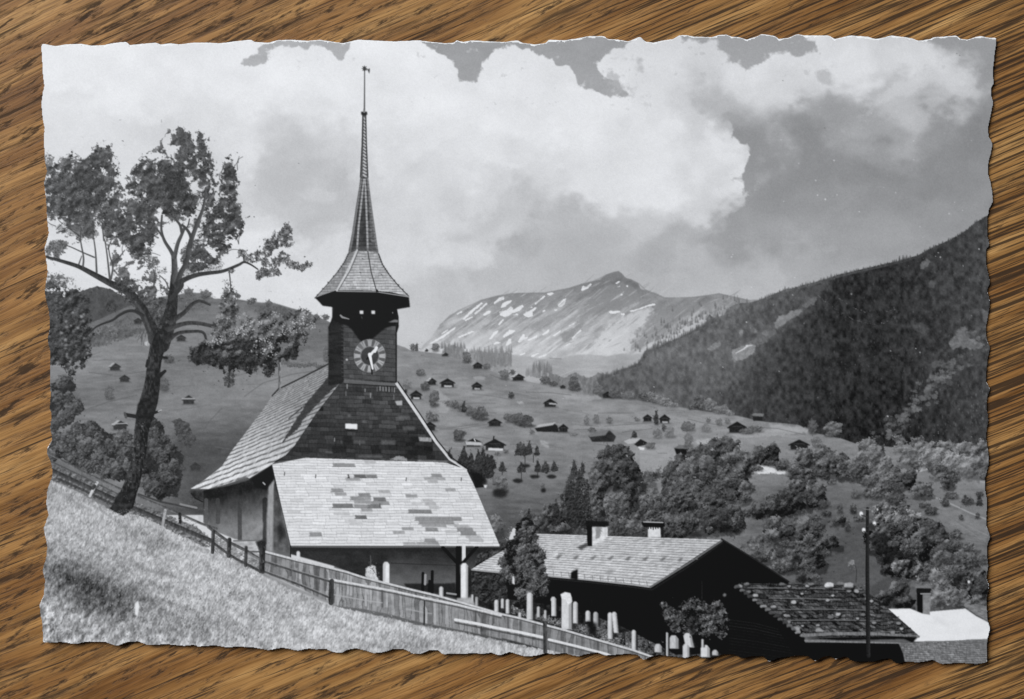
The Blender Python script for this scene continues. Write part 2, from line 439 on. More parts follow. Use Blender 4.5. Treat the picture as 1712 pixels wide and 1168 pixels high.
def paint_mountain():
    top = [700, 590, 708, 577, 721, 564, 736, 543, 753, 526, 767, 519, 784, 514, 805, 501, 830, 494, 856, 490, 885, 489, 910, 489, 931, 485, 952, 481, 973, 474, 990, 470,
           1003, 467, 1013, 459, 1024, 455, 1034, 453, 1040, 457, 1045, 464, 1056, 467, 1067, 473, 1071, 483, 1082, 485, 1095, 489, 1111, 497, 1135, 498,
           1160, 496, 1185, 493, 1202, 490, 1225, 495, 1252, 501, 1275, 500, 1300, 520, 1300, 660, 700, 660]

    def tone(X, Y):
        v = 154 + np.clip((Y - 515) * .48, -18, 40)
        v = v - 22 * np.exp(-((X - 1035) / 45) ** 2 - ((Y - 480) / 28) ** 2) - 12 * np.exp(-((X - 880) / 70) ** 2 - ((Y - 505) / 16) ** 2)
        v = v + 10 * np.exp(-((X - 960) / 60) ** 2 - ((Y - 540) / 25) ** 2) - 14 * np.exp(-((X - 1160) / 60) ** 2 - ((Y - 505) / 16) ** 2)
        return v
    bb, m = poly(top, tone, 'mountain', soft=.7, tex=7, tcell=(9, 6), octs=4)
    # slanting gullies and scree
    x0, y0, x1, y1 = bb
    X, Y = xy(bb)
    s = X * .72 + Y * 1.0
    t = X * .6 - Y * .9
    hh = vn_warp(s / 3.6, t / 34)
    h2 = vn_warp(s / 9 + 50, t / 26 + 9)
    put(bb, m * np.clip((Y - 480) / 40, 0, 1) * .9, IMG[y0:y1, x0:x1] + (hh - .5) * 34 + (h2 - .5) * 34)
    # darker shoulders
    for pts, v, a in (([1060, 500, 1090, 505, 1120, 515, 1150, 505, 1190, 505, 1170, 520, 1140, 530, 1110, 555, 1085, 575, 1062, 585, 1075, 550, 1098, 525, 1085, 515], 138, .75),
                      ([985, 500, 1010, 478, 1040, 470, 1062, 480, 1070, 500, 1040, 515, 1000, 520, 985, 530, 970, 550, 955, 570, 940, 575, 935, 560, 960, 545], 140, .75),
                      ([890, 540, 915, 534, 925, 545, 900, 555, 885, 552], 152, .7), ([800, 545, 812, 542, 810, 558, 796, 560], 150, .5),
                      ([770, 562, 790, 556, 785, 566, 772, 570], 150, .6), ([845, 496, 900, 492, 935, 492, 930, 512, 890, 520, 855, 512], 146, .5),
                      ([1020, 545, 1045, 540, 1040, 555, 1022, 560], 150, .5), ([1055, 535, 1075, 545, 1065, 580, 1052, 590], 135, .6), ([1100, 540, 1125, 530, 1120, 555, 1100, 560], 150, .5)):
        poly(pts, v, None, soft=4, rough=4, cell=7, a=a)
    for pts, v, a in (([1000, 560, 1030, 535, 1060, 520, 1090, 510, 1088, 530, 1060, 560, 1050, 590, 1000, 596, 985, 590], 204, .75),
                      ([1120, 575, 1140, 548, 1165, 530, 1185, 532, 1165, 550, 1135, 572, 1118, 584, 1095, 582], 190, .8),
                      ([740, 575, 780, 562, 800, 552, 830, 550, 830, 575, 790, 585, 745, 580], 200, .55), ([1190, 520, 1215, 512, 1205, 528, 1192, 530], 176, .8)):
        poly(pts, v, None, soft=5, rough=6, cell=7, a=a)
    # snow
    def Z(*a):      # from enlarged view, 4.756 px per px, origin 700,440
        return [(700 + a[i] / 4.756, 440 + a[i + 1] / 4.756) for i in range(0, len(a), 2)]
    for z in (Z(345, 445, 420, 370, 500, 310, 510, 318, 440, 380, 360, 450), Z(440, 400, 500, 350, 540, 312, 548, 320, 500, 370, 450, 408), Z(300, 400, 345, 378, 348, 388, 310, 408),
              Z(510, 408, 545, 378, 582, 378, 560, 402, 525, 418), Z(595, 315, 640, 272, 680, 262, 685, 285, 640, 300, 600, 325), Z(652, 355, 665, 320, 710, 295, 748, 292, 720, 320, 680, 350),
              Z(640, 385, 700, 372, 735, 345, 755, 352, 752, 368, 800, 340, 830, 325, 835, 345, 800, 380, 745, 395, 720, 415, 690, 428, 650, 415), Z(750, 408, 790, 398, 792, 410, 752, 415),
              Z(830, 405, 890, 370, 935, 345, 940, 355, 905, 390, 910, 415, 870, 432, 840, 415), Z(920, 320, 1000, 255, 1010, 260, 930, 330), Z(1020, 235, 1060, 230, 1080, 242, 1050, 258, 1025, 250),
              Z(1105, 330, 1150, 285, 1172, 278, 1165, 320, 1140, 345, 1110, 345), Z(1290, 215, 1305, 180, 1335, 185, 1370, 155, 1375, 170, 1345, 200, 1300, 220),
              Z(1560, 160, 1590, 138, 1605, 145, 1575, 165), Z(1572, 188, 1605, 175, 1600, 188), Z(630, 492, 660, 450, 682, 435, 675, 455, 645, 492), Z(85, 640, 180, 580, 300, 500, 290, 520, 200, 590, 100, 640),
              Z(180, 560, 235, 522, 240, 530, 190, 565), Z(360, 450, 430, 420, 435, 428, 375, 458), Z(300, 590, 430, 535, 445, 545, 330, 590), Z(560, 605, 600, 545, 635, 530, 630, 548, 580, 600), Z(670, 580, 720, 528, 775, 535, 740, 560, 680, 590),
              Z(690, 650, 715, 600, 735, 598, 740, 630, 705, 655), Z(590, 635, 625, 622, 660, 632, 600, 645), Z(790, 620, 830, 560, 845, 565, 840, 590, 870, 580, 860, 605, 800, 630), Z(860, 610, 900, 590, 950, 570, 940, 588, 880, 615),
              Z(980, 565, 1035, 522, 1045, 530, 1030, 550, 990, 575), Z(1060, 575, 1130, 530, 1130, 545, 1080, 580), Z(1190, 495, 1240, 472, 1240, 482, 1195, 500), Z(1215, 595, 1250, 560, 1295, 520, 1290, 540, 1250, 575, 1225, 600),
              Z(1170, 648, 1210, 625, 1205, 640, 1175, 655), Z(800, 725, 845, 708, 850, 718, 810, 732), Z(880, 745, 920, 720, 965, 710, 920, 740, 890, 748), Z(940, 745, 1000, 725, 1025, 722, 1000, 740, 960, 748),
              Z(1510, 380, 1600, 375, 1605, 385, 1550, 400, 1515, 395), Z(1610, 398, 1640, 395, 1635, 412, 1612, 415), Z(1660, 380, 1712, 370, 1850, 322, 1880, 318, 1885, 330, 1800, 350, 1712, 385), Z(1080, 370, 1105, 362, 1100, 375, 1082, 378),
              Z(985, 378, 1005, 365, 1008, 385, 990, 388), Z(885, 350, 905, 342, 902, 355, 888, 358), Z(1650, 175, 1668, 172, 1662, 188, 1650, 188), Z(1600, 250, 1618, 240, 1625, 250, 1610, 258)):
        poly(z, 228, None, soft=.8, rough=.7, cell=2.5, a=.92)
    for i in range(260):      # ribs of rock and scree
        x, y = RNG.uniform(730, 1230), RNG.uniform(470, 592)
        if LAB[int((y - Y0) * SS), int((x - X0) * SS)] == L['mountain']:
            ln = RNG.uniform(5, 26)
            s = RNG.uniform(.3, .95)
            stroke([x, y, x + ln * .5, y - ln * .5 * s + RNG.normal(0, 1), x + ln, y - ln * s], [.6, RNG.uniform(1, 3), .5], RNG.choice([120, 132, 140, 196, 204]), None, RNG.uniform(.15, .5), soft=.6)
    for i in range(110):      # thin snow streaks in the gullies
        x, y = RNG.uniform(740, 1080), RNG.uniform(492, 590)
        if LAB[int((y - Y0) * SS), int((x - X0) * SS)] == L['mountain']:
            ln = RNG.uniform(3, 15)
            stroke([x, y, x + ln, y - ln * RNG.uniform(.45, .95)], [.4, RNG.uniform(.8, 1.8), .4], 222, None, RNG.uniform(.35, .9))
    stroke([736, 543, 767, 519, 805, 502, 856, 491, 910, 490, 952, 482, 990, 471, 1013, 460, 1034, 454, 1047, 466, 1068, 474, 1082, 487, 1112, 498, 1160, 497, 1202, 491, 1250, 502], 2.2, 128, None, .5, soft=1)
    for i in range(420):
        x, y = RNG.uniform(720, 1100), RNG.uniform(520, 598)
        xx, yy = (x - X0) * SS, (y - Y0) * SS
        if LAB[int(yy), int(xx)] == L['mountain']:
            k = RNG.random()
            stamp(xx, yy, RNG.uniform(1, 2.6), 208 if k > .45 else 150, .35, -.6 % math.pi, None, .45)


_G = RNG.random((512, 512)).astype(np.float32)


def vn_warp(u, v):
    i, j = np.floor(u).astype(int), np.floor(v).astype(int)
    f, g = u - i, v - j
    f, g = f * f * (3 - 2 * f), g * g * (3 - 2 * g)
    a = _G[i % 512, j % 512] * (1 - f) + _G[(i + 1) % 512, j % 512] * f
    b = _G[i % 512, (j + 1) % 512] * (1 - f) + _G[(i + 1) % 512, (j + 1) % 512] * f
    return a * (1 - g) + b * g


def fir_wood(pts, lab, lo, hi, n, hgt=(5, 10), edge=True):
    """forest slope: many small upright firs, back (top) to front"""
    q = P(pts)
    bb = bbox(q, 4)
    m = pmask(q, bb)
    h, w = m.shape
    patch = fbm(h, w, 22 * SS, 14 * SS, 4)
    ys, xs = np.nonzero(m)
    idx = RNG.integers(0, len(ys), n)
    idx = idx[np.argsort(ys[idx])]
    for k in idx:
        y, x = ys[k], xs[k]
        v = lo(x + bb[0], y + bb[1]) if callable(lo) else lo
        t = v + (hi - 0) * (patch[y, x] - .5) * 1.6 + RNG.normal(0, 1) * hi * .32
        r = RNG.uniform(*hgt) * SS * .25
        stamp(x + bb[0], y + bb[1], r, t, .34, math.pi / 2 + RNG.normal(0, .1), lab, .75)


def paint_far():
    # faint fir woods in front of the mountain
    for pp, v in (([738, 592, 748, 580, 760, 576, 772, 582, 778, 604, 738, 600], 132), ([790, 592, 800, 587, 830, 590, 846, 588, 855, 594, 856, 616, 790, 606], 134)):
        poly(pp, v, 'ridge', soft=.8, rough=2, cell=3, tex=10, tcell=(2, 6))
    for xa, xb, ya, yb, v in ((737, 778, 574, 604, 128), (790, 856, 580, 620, 130), (862, 890, 596, 612, 160), (770, 800, 584, 605, 142)):
        for i in range(int((xb - xa) * 1.5)):
            x = RNG.uniform(xa, xb)
            hh = RNG.uniform(8, (yb - ya) * .5)
            y = RNG.uniform(ya + hh * .6, yb)
            t = v + RNG.normal(0, 7)
            poly([(x, y - hh), (x + 2.1, y), (x - 2.1, y)], t, 'ridge', soft=.4, a=.85)
    ridge = [840, 594, 853, 592, 868, 594, 902, 599, 925, 600, 938, 598, 955, 594, 971, 592, 999, 593, 1015, 595, 1036, 591, 1060, 592, 1085, 590, 1100, 600, 1100, 690, 780, 690, 780, 612, 800, 620, 835, 622]
    poly(ridge, lambda X, Y: 168 - (Y - 600) * .12 + 6 * np.sin(X / 17), 'ridge', soft=.8, tex=6, tcell=(16, 5))
    poly([780, 600, 856, 604, 850, 622, 830, 632, 780, 620], 150, 'ridge', soft=2, rough=2, cell=5, tex=9)
    for xa, xb, ya, yb, v in ((890, 923, 604, 632, 126), (796, 855, 586, 614, 128), (880, 900, 612, 630, 142)):
        for i in range(int((xb - xa) * 1.6)):
            x = RNG.uniform(xa, xb)
            hh = RNG.uniform(9, (yb - ya) * .8)
            y = RNG.uniform(ya + hh * .75, yb)
            poly([(x, y - hh), (x + 1.9, y), (x - 1.9, y)], v + RNG.normal(0, 7), 'ridge', soft=.4, a=.9)
    stroke([905, 640, 935, 628, 960, 618, 1000, 612], 1.5, 182, None, .6)
    stroke([920, 598.5, 938, 599.5], 2, 128, None, .6, soft=.8)
    poly([900, 655, 905, 634, 925, 625, 945, 630, 960, 622, 985, 632, 1002, 622, 1012, 625, 1032, 628, 1040, 690, 900, 690], 122, 'ridge', soft=1, rough=2.2, cell=4, tex=14, tcell=(3, 6))
    fir_wood([900, 655, 905, 636, 925, 627, 945, 632, 960, 624, 985, 634, 1002, 624, 1025, 626, 1040, 690, 900, 690], 'ridge', 116, 22, 500, (5, 9))
    # dark wooded slope on the right
    slope = [1000, 633, 1013, 625, 1026, 628, 1034, 619, 1050, 614, 1069, 606, 1080, 585, 1095, 584, 1118, 571, 1147, 560, 1164, 549, 1181, 542, 1180, 534, 1186, 524, 1190, 530, 1198, 531,
             1210, 526, 1220, 513, 1231, 507, 1252, 506, 1270, 501, 1294, 491, 1315, 483, 1326, 481, 1351, 474, 1377, 467, 1403, 459, 1428, 453, 1454, 447, 1480, 441, 1503, 436,
             1536, 426, 1557, 414, 1585, 402, 1608, 390, 1629, 373, 1647, 362, 1672, 345, 1672, 800, 1000, 800]

    def tone(X, Y):
        v = 88 - np.clip((X - 1230) * .15, 0, 26) - np.clip((Y - 600) * .06, 0, 10)
        d = (X - 1367) * .71 + (Y - 494) * .71            # nearer, darker ridge
        v = v + 10 - 20 / (1 + np.exp(-(d - 4) / 7)) + 12 * np.exp(-((X - 1120) / 60) ** 2 - ((Y - 590) / 20) ** 2)
        v = v + np.clip((X - 1480) * .13, 0, 22)
        return v
    bb, m = poly(slope, tone, 'forest', soft=.6, rough=1.2, cell=3, tex=17, tcell=(6, 8), octs=5)
    fir_wood(slope, 'forest', lambda x, y: float(tone(np.float32(x / SS + X0), np.float32(y / SS + Y0))) + 1, 34, 11000, (2.4, 5.5))
    # jagged skyline of firs
    pts = np.array(slope[40:96]).reshape(-1, 2)
    for (ax, ay), (bx, by) in zip(pts[:-1], pts[1:]):
        if bx < 1660 and by < ay + 5 and bx > ax:
            for x in np.arange(ax, bx, 3.0):
                y = ay + (by - ay) * (x - ax) / (bx - ax + .01)
                hh = RNG.uniform(.5, 5.5) + (6 if RNG.random() < .05 else 0)
                poly([(x, y - hh), (x + 2.2, y + 4), (x - 2.2, y + 4)], float(np.clip(96 - (x - 1300) * .12, 70, 96)) + RNG.normal(0, 6), 'forest', soft=.5)
    # clearings
    for pts, v, a in (([1294, 541, 1300, 530, 1312, 526, 1325, 519, 1340, 515, 1338, 524, 1320, 534, 1306, 545, 1296, 548], 152, .8), ([1340, 512, 1352, 500, 1366, 494, 1362, 506, 1348, 516], 118, .7),
                      ([1228, 588, 1250, 572, 1270, 562, 1295, 548, 1298, 556, 1280, 572, 1262, 580], 118, .6), ([1222, 584, 1240, 580, 1252, 574, 1263, 576, 1262, 588, 1244, 600, 1226, 604], 150, .8),
                      ([1181, 584, 1190, 577, 1200, 571, 1208, 576, 1196, 583, 1186, 588], 140, .75), ([1235, 552, 1242, 550, 1242, 560, 1236, 561], 150, .7), ([1260, 550, 1264, 548, 1264, 558, 1260, 558], 150, .7),
                      ([1272, 556, 1280, 550, 1284, 558, 1276, 562], 145, .6), ([1190, 526, 1205, 512, 1224, 512, 1210, 524, 1196, 530], 158, .65), ([1536, 442, 1550, 432, 1556, 438, 1546, 448, 1538, 450], 120, .7),
                      ([1200, 520, 1225, 508, 1240, 510, 1222, 522, 1208, 530], 140, .4),
                      ([1584, 572, 1596, 560, 1606, 545, 1616, 548, 1612, 560, 1622, 566, 1640, 574, 1644, 582, 1622, 584, 1606, 578, 1592, 584], 122, .75), ([1552, 470, 1564, 468, 1562, 482, 1552, 480], 105, .5),
                      ([1640, 515, 1650, 520, 1650, 545, 1642, 535], 115, .6), ([1522, 545, 1540, 538, 1555, 548, 1540, 560], 95, .5), ([1558, 605, 1580, 600, 1572, 612, 1556, 618, 1546, 640, 1556, 636], 110, .5)):
        poly(pts, v, None, soft=2, rough=2.2, cell=4, a=a, tex=14, tcell=(3, 3))
    stroke([1230, 590, 1243, 583, 1249, 578], [1.2, 2.2, 3], 212, None, .85, soft=.6)
    stroke([1248, 578, 1257, 577], [3, 1.4], 208, None, .8, soft=.6)
    stroke([1367, 496, 1345, 510, 1325, 528, 1300, 545, 1275, 558], [6, 10, 12, 12, 8], 112, None, .35, soft=5)
    # gully: a broken band of scree and scrub
    for k in range(150):
        s = RNG.random()
        x = np.interp(s, [0, .25, .5, .75, 1], [1604, 1575, 1540, 1508, 1470]) + RNG.normal(0, 6 + 5 * s)
        y = np.interp(s, [0, .25, .5, .75, 1], [600, 634, 662, 700, 735]) + RNG.normal(0, 6 + 4 * s)
        poly(ell(x, y, RNG.uniform(2, 8), RNG.uniform(1.5, 5), 9, .3), RNG.uniform(84, 132), None, soft=1, rough=2, cell=3, a=.55, tex=14, tcell=(3, 3))
    for k in range(60):
        x, y = RNG.normal(1618, 16), RNG.normal(564, 10)
        poly(ell(x, y, RNG.uniform(1.5, 6), RNG.uniform(1.5, 4), 9, .3), RNG.uniform(90, 140), None, soft=1, rough=1.5, cell=3, a=.55)
    for k in range(90):
        x, y = RNG.uniform(1560, 1650), RNG.uniform(640, 770)
        stamp((x - X0) * SS, (y - Y0) * SS, RNG.uniform(2, 6), RNG.uniform(80, 128), .35, math.pi / 2 + .2, None, .45)
    # single firs straggling up the mountain side, and along the edge of the wood
    for k in range(170):
        s = RNG.random()
        x = 1062 + 180 * s + RNG.normal(0, 10)
        y = 592 - 88 * s + RNG.normal(0, 9) - 6
        hh = RNG.uniform(3, 9)
        if LAB[int((y - Y0) * SS), int((x - X0) * SS)] in (L['mountain'], L['forest']):
            poly([(x, y - hh), (x + 1.6, y + 2), (x - 1.6, y + 2)], RNG.uniform(92, 128), None, soft=.5, a=.8)
    for (ax, ay), (bx, by) in zip(((1000, 633), (1034, 620), (1070, 606), (1082, 586), (1118, 571), (1164, 549)), ((1034, 620), (1070, 606), (1082, 586), (1118, 571), (1164, 549), (1200, 532))):
        for s in np.linspace(0, 1, 16):
            x, y = ax + (bx - ax) * s, ay + (by - ay) * s
            hh = RNG.uniform(2, 8)
            poly([(x, y - hh), (x + 2, y + 4), (x - 2, y + 4)], 90 + RNG.normal(0, 7), 'forest', soft=.5)
    for i in range(240):
        x, y = RNG.uniform(1380, 1650), RNG.uniform(450, 745)
        stamp((x - X0) * SS, (y - Y0) * SS, RNG.uniform(1.5, 5), RNG.uniform(85, 125), .4, math.pi / 2, None, .35)
    for i in range(60):
        x, y = RNG.uniform(1620, 1650), RNG.uniform(650, 770)
        stamp((x - X0) * SS, (y - Y0) * SS, RNG.uniform(2, 6), RNG.uniform(105, 140), .4, math.pi / 2 + .3, None, .4)


def paint_hills():
    # wooded rise behind the tree, left
    poly([70, 520, 100, 500, 144, 484, 164, 478, 184, 482, 206, 494, 232, 512, 260, 530, 260, 600, 70, 600], 76, 'hill', soft=.8, rough=1, cell=4, tex=9, tcell=(5, 5))
    hill = [60, 560, 100, 560, 140, 545, 180, 528, 215, 512, 240, 505, 270, 496, 300, 492, 315, 488, 337, 490, 360, 499, 399, 500, 429, 505, 459, 506, 489, 515, 518, 523, 548, 536, 570, 548, 600, 570,
            664, 575, 664, 860, 60, 860]

    def t(X, Y):
        v = 116 + 9 * np.sin((Y + .22 * X) / 19) + 10 * np.exp(-((Y - 620) / 40) ** 2) - 30 * np.clip((Y - 700) / 60, 0, 1) * np.clip((X - 250) / 80, 0, 1)
        v = v - 24 * np.exp(-((X - 470) / 50) ** 2 - ((Y - 522 - .2 * (X - 470)) / 10) ** 2) + 12 * np.exp(-((X - 480) / 60) ** 2 - ((Y - 640) / 20) ** 2)
        return v
    poly(hill, t, 'hill', soft=.7, tex=10, tcell=(20, 5), octs=5)
    poly([85, 600, 130, 585, 170, 572, 215, 563, 240, 556, 245, 548, 200, 552, 150, 560, 100, 572], 92, 'hill', soft=2, rough=3, cell=5, tex=16, a=.9)
    leaves([140, 580, 170, 545, 215, 530, 240, 545, 235, 560, 190, 572, 150, 585], 66, 118, 260, (1.5, 3), 'hill', .2, 6, .5, 3)
    leaves([425, 520, 440, 512, 470, 512, 500, 520, 520, 530, 525, 545, 480, 535, 440, 530], 72, 108, 260, (1.2, 2.4), 'hill', .1, 6, .5, 3)
    poly([300, 620, 360, 612, 420, 625, 540, 600, 600, 606, 560, 625, 470, 640, 400, 660, 330, 700, 300, 720], 128, None, soft=8, a=.5, tex=8)
    for a in ([410, 662, 440, 640, 490, 625, 540, 618], [330, 738, 350, 705, 372, 682], [300, 725, 340, 722, 400, 728], [130, 690, 180, 672, 230, 660], [150, 622, 200, 628, 245, 620]):
        stroke(a, 1.6, 92, None, .6, soft=1)
    for x, y, r in ((317, 487, 7), (345, 492, 9), (398, 495, 5), (421, 504, 7), (426, 500, 3), (450, 507, 6), (545, 530, 6), (530, 530, 6), (514, 525, 7)):
        bush(x, y, r, r * .9, 70, 118, 60, 'hill', False)
    bush(547, 591, 6, 14, 80, 120, 60, 'hill', False)
    for x in range(470, 545, 8):
        bush(x, 606 + (x - 470) * .12 + RNG.normal(0, 2), 6, 4, 82, 118, 30, 'hill', False)
    for i in range(420):
        x, y = RNG.uniform(90, 550), RNG.uniform(520, 790)
        yy, xx = int((y - Y0) * SS), int((x - X0) * SS)
        if LAB[yy, xx] == L['hill']:
            stamp(xx, yy, RNG.uniform(.7, 2.2), 78 if RNG.random() < .55 else 146, .4, RNG.choice([0, .2, 2.9]), None, RNG.uniform(.25, .6))
    for i in range(34):
        x, y = RNG.uniform(100, 480), RNG.uniform(560, 760)
        ln = RNG.uniform(20, 80)
        s = RNG.uniform(-.35, .12)
        stroke([x, y, x + ln * .5, y + ln * .5 * s + 1, x + ln, y + ln * s], RNG.uniform(.7, 2), RNG.choice([92, 100, 140, 146]), None, .35, soft=.8)
    for h in ((183, 606, 204, 619, 1), (200, 626, 219, 638, 0), (305, 660, 328, 675, 2), (188, 702, 216, 718, 3), (224, 531, 240, 541, 0), (295, 559, 313, 570, 0), (318, 772, 338, 786, 0)):
        hut(*h[:4], roof=None if h[4] in (0, 2) else 168, base=None, tone=50)
    stroke([306, 666, 326, 666], 2.6, 160, None, .9)
    stroke([189, 708, 214, 707], 1.6, 172, None, .9)
    bush(184, 655, 8, 12, 80, 116)
    bush(275, 640, 8, 12, 78, 110)
    bush(283, 600, 10, 6, 66, 98)
    for x, y, r in ((308, 722, 14), (300, 708, 8), (318, 735, 10)):
        leaves(ell(x, y, r, r * 1.3), 56, 100, 160, (1.2, 2.4), 'shrub', 0, 5, .9, 2)
    thicket([240, 760, 246, 706, 258, 694, 272, 710, 280, 740, 296, 747, 308, 762, 306, 800, 298, 830, 262, 832, 240, 800], 'shrub', 42, 104, 42, (6, 12))
    poly([300, 735, 420, 738, 380, 800, 330, 835, 285, 845, 300, 800], 70, None, soft=8, a=.45, tex=8)
    leaves([290, 835, 310, 815, 335, 800, 330, 845, 300, 850], 58, 105, 120, (1.2, 2.4), 'shrub', .4, 5, 0, 2)
    # dark bushes behind the fence, left
    thicket([72, 756, 72, 722, 95, 726, 118, 718, 140, 708, 158, 704, 172, 714, 185, 724, 205, 722, 222, 726, 224, 800, 200, 803, 170, 792, 140, 778, 110, 766], 'shrub', 42, 112, 85, (6, 13))
    thicket([72, 655, 95, 638, 112, 632, 130, 642, 120, 660, 132, 668, 142, 674, 132, 690, 116, 703, 96, 714, 72, 710], 'shrub', 42, 104, 34, (6, 12))


def paint_hillside():
    side = [660, 575, 677, 580, 686, 585, 714, 588, 737, 591, 755, 596, 772, 602, 790, 610, 812, 616, 825, 621, 853, 634, 881, 637, 903, 641, 923, 645, 940, 648, 977, 657, 1007, 664, 1052, 666, 1082, 671,
            1127, 678, 1164, 685, 1200, 690, 1226, 693, 1260, 701, 1281, 705, 1310, 707, 1336, 710, 1356, 722, 1380, 727, 1405, 732, 1433, 742, 1474, 745, 1510, 749, 1530, 760, 1560, 752, 1600, 745,
            1672, 760, 1672, 1118, 560, 1118, 560, 660]

    def t(X, Y):
        v = 136 + 8 * np.sin((Y - .30 * X) / 11 + 2 * np.sin(X / 90)) * np.exp(-((Y - 660) / 70) ** 2) - np.clip((Y - 745) * .33, 0, 52) * np.exp(-((X - 880) / 170) ** 2)
        v = v - np.clip((Y - 800) * .12, 0, 26) + 14 * np.exp(-((X - 1150) / 110) ** 2 - ((Y - 755) / 30) ** 2) - 12 * np.exp(-((X - 960) / 60) ** 2 - ((Y - 745) / 16) ** 2)
        v = v - 20 * np.exp(-((X - 1290) / 60) ** 2 - ((Y - 850) / 60) ** 2) - 26 * np.exp(-((X - 1420) / 110) ** 2 - ((Y - 895) / 100) ** 2) - 10 * np.clip((X - 1230) / 60, 0, 1) * np.clip((Y - 790) / 40, 0, 1)
        return v
    poly(side, t, 'hillside', soft=.6, tex=11, tcell=(20, 5), octs=5)
    for pts, v, a in (([730, 650, 745, 660, 756, 672, 748, 690, 735, 690, 722, 664], 166, .7), ([1255, 777, 1275, 778, 1300, 783, 1314, 786, 1313, 792, 1260, 790], 214, .95), ([862, 669, 876, 670, 876, 674, 864, 673], 178, .8),
                      ([700, 735, 740, 742, 760, 752, 720, 756], 158, .6), ([680, 672, 730, 676, 780, 700, 770, 712, 700, 705, 690, 690], 146, .5), ([900, 732, 918, 740, 920, 752, 905, 745], 168, .7), ([1070, 748, 1110, 746, 1160, 750, 1230, 732, 1245, 740, 1200, 765, 1120, 790, 1068, 800], 160, .6),
                      ([1160, 735, 1200, 730, 1215, 738, 1175, 748], 182, .6), ([1215, 720, 1330, 716, 1345, 722, 1300, 728, 1230, 732], 172, .6), ([1135, 760, 1170, 762, 1165, 772, 1135, 770], 186, .6),
                      ([1285, 708, 1350, 714, 1355, 724, 1290, 720], 168, .7), ([790, 628, 815, 630, 812, 634, 792, 633], 170, .6), ([940, 655, 1010, 664, 980, 670, 945, 664], 166, .6), ([1060, 695, 1200, 700, 1210, 706, 1060, 704], 150, .5), ([955, 710, 1090, 710, 1085, 718, 960, 716], 160, .5)):
        poly(pts, v, None, soft=2.2, rough=2, cell=6, a=a, tex=6, tcell=(12, 3))
    for a in ([830, 690, 790, 688, 762, 680, 740, 672], [735, 718, 770, 716, 808, 710, 840, 706], [880, 655, 920, 656, 955, 660], [1010, 712, 1060, 708, 1100, 706], [1090, 716, 1040, 722], [820, 626, 848, 636], [1150, 700, 1175, 706, 1215, 712], [1245, 712, 1300, 716, 1345, 726],
              [700, 712, 745, 716, 800, 708], [1100, 757, 1115, 757], [1000, 690, 1020, 690, 1060, 690], [970, 710, 1000, 712]):
        stroke(a, 1.3, 92, None, .5, soft=.8)
    # right hand meadows
    poly([1420, 770, 1480, 748, 1520, 752, 1540, 770, 1560, 790, 1600, 800, 1650, 815, 1650, 880, 1600, 850, 1540, 820, 1500, 790], 126, None, soft=4, a=.5, tex=8, tcell=(18, 4))
    for a, w, v in (([1555, 828, 1590, 842, 1620, 856, 1650, 868], 2.4, 170), ([1600, 797, 1625, 802, 1650, 806], 3, 165), ([1600, 868, 1625, 882, 1650, 894], 2.4, 150), ([1580, 860, 1615, 885, 1640, 900], 1.4, 140),
                    ([1320, 860, 1345, 845, 1368, 832], 3, 128), ([1500, 840, 1560, 880, 1620, 930, 1650, 950], 2, 128)):
        stroke(a, w, v, None, .7, soft=1)
    for i in range(14):
        stroke([1520 + i * 8, 830 + i * 6, 1560 + i * 9, 850 + i * 5, 1650, 890 + i * 3], .9, 96 + RNG.normal(0, 8), None, .35)
    poly([1380, 930, 1450, 900, 1500, 960, 1520, 1000, 1470, 1010, 1380, 980], 92, None, soft=8, a=.6, tex=8)
    # folds of the slope
    for pts, v, a in (([1420, 812, 1470, 826, 1520, 852, 1560, 884, 1600, 925, 1650, 975, 1650, 1000, 1590, 950, 1530, 890, 1470, 846], 98, .5), ([1370, 800, 1450, 806, 1500, 830, 1530, 858, 1500, 850, 1440, 822], 116, .5),
                      ([1395, 860, 1420, 838, 1450, 824, 1462, 834, 1430, 860, 1400, 900, 1378, 920, 1372, 900], 112, .5), ([1330, 862, 1352, 846, 1372, 836, 1376, 844, 1350, 862, 1330, 880], 130, .5), ([1380, 900, 1420, 880, 1445, 900, 1440, 970, 1400, 976, 1370, 950], 84, .5),
                      ([1545, 830, 1600, 852, 1650, 880, 1650, 905, 1590, 880, 1550, 850], 134, .55), ([1450, 985, 1478, 962, 1500, 972, 1484, 1012, 1460, 1010], 70, .5)):
        poly(pts, v, None, soft=5, rough=4, cell=7, a=a, tex=9, tcell=(9, 4))
    # white road scrap at far right
    poly([1530, 787, 1538, 780, 1546, 779, 1557, 778, 1550, 784, 1538, 788], 190, 'hut', soft=.5)
    for i in range(900):
        x, y = RNG.uniform(640, 1650), RNG.uniform(590, 960)
        yy, xx = int((y - Y0) * SS), int((x - X0) * SS)
        if LAB[yy, xx] == L['hillside']:
            k = RNG.random()
            stamp(xx, yy, RNG.uniform(.7, 2.2), 84 if k < .5 else 165, .4, RNG.choice([0, .3, 2.9]), None, RNG.uniform(.25, .6))
    for i in range(70):
        x, y = RNG.uniform(680, 1500), RNG.uniform(610, 830)
        yy, xx = int((y - Y0) * SS), int((x - X0) * SS)
        if LAB[yy, xx] == L['hillside']:
            ln = RNG.uniform(14, 60)
            s = RNG.uniform(-.1, .32)
            stroke([x, y, x + ln * .5, y + ln * .5 * s - 1, x + ln, y + ln * s], RNG.uniform(.7, 2), RNG.choice([96, 104, 160, 168]), None, .4, soft=.8)
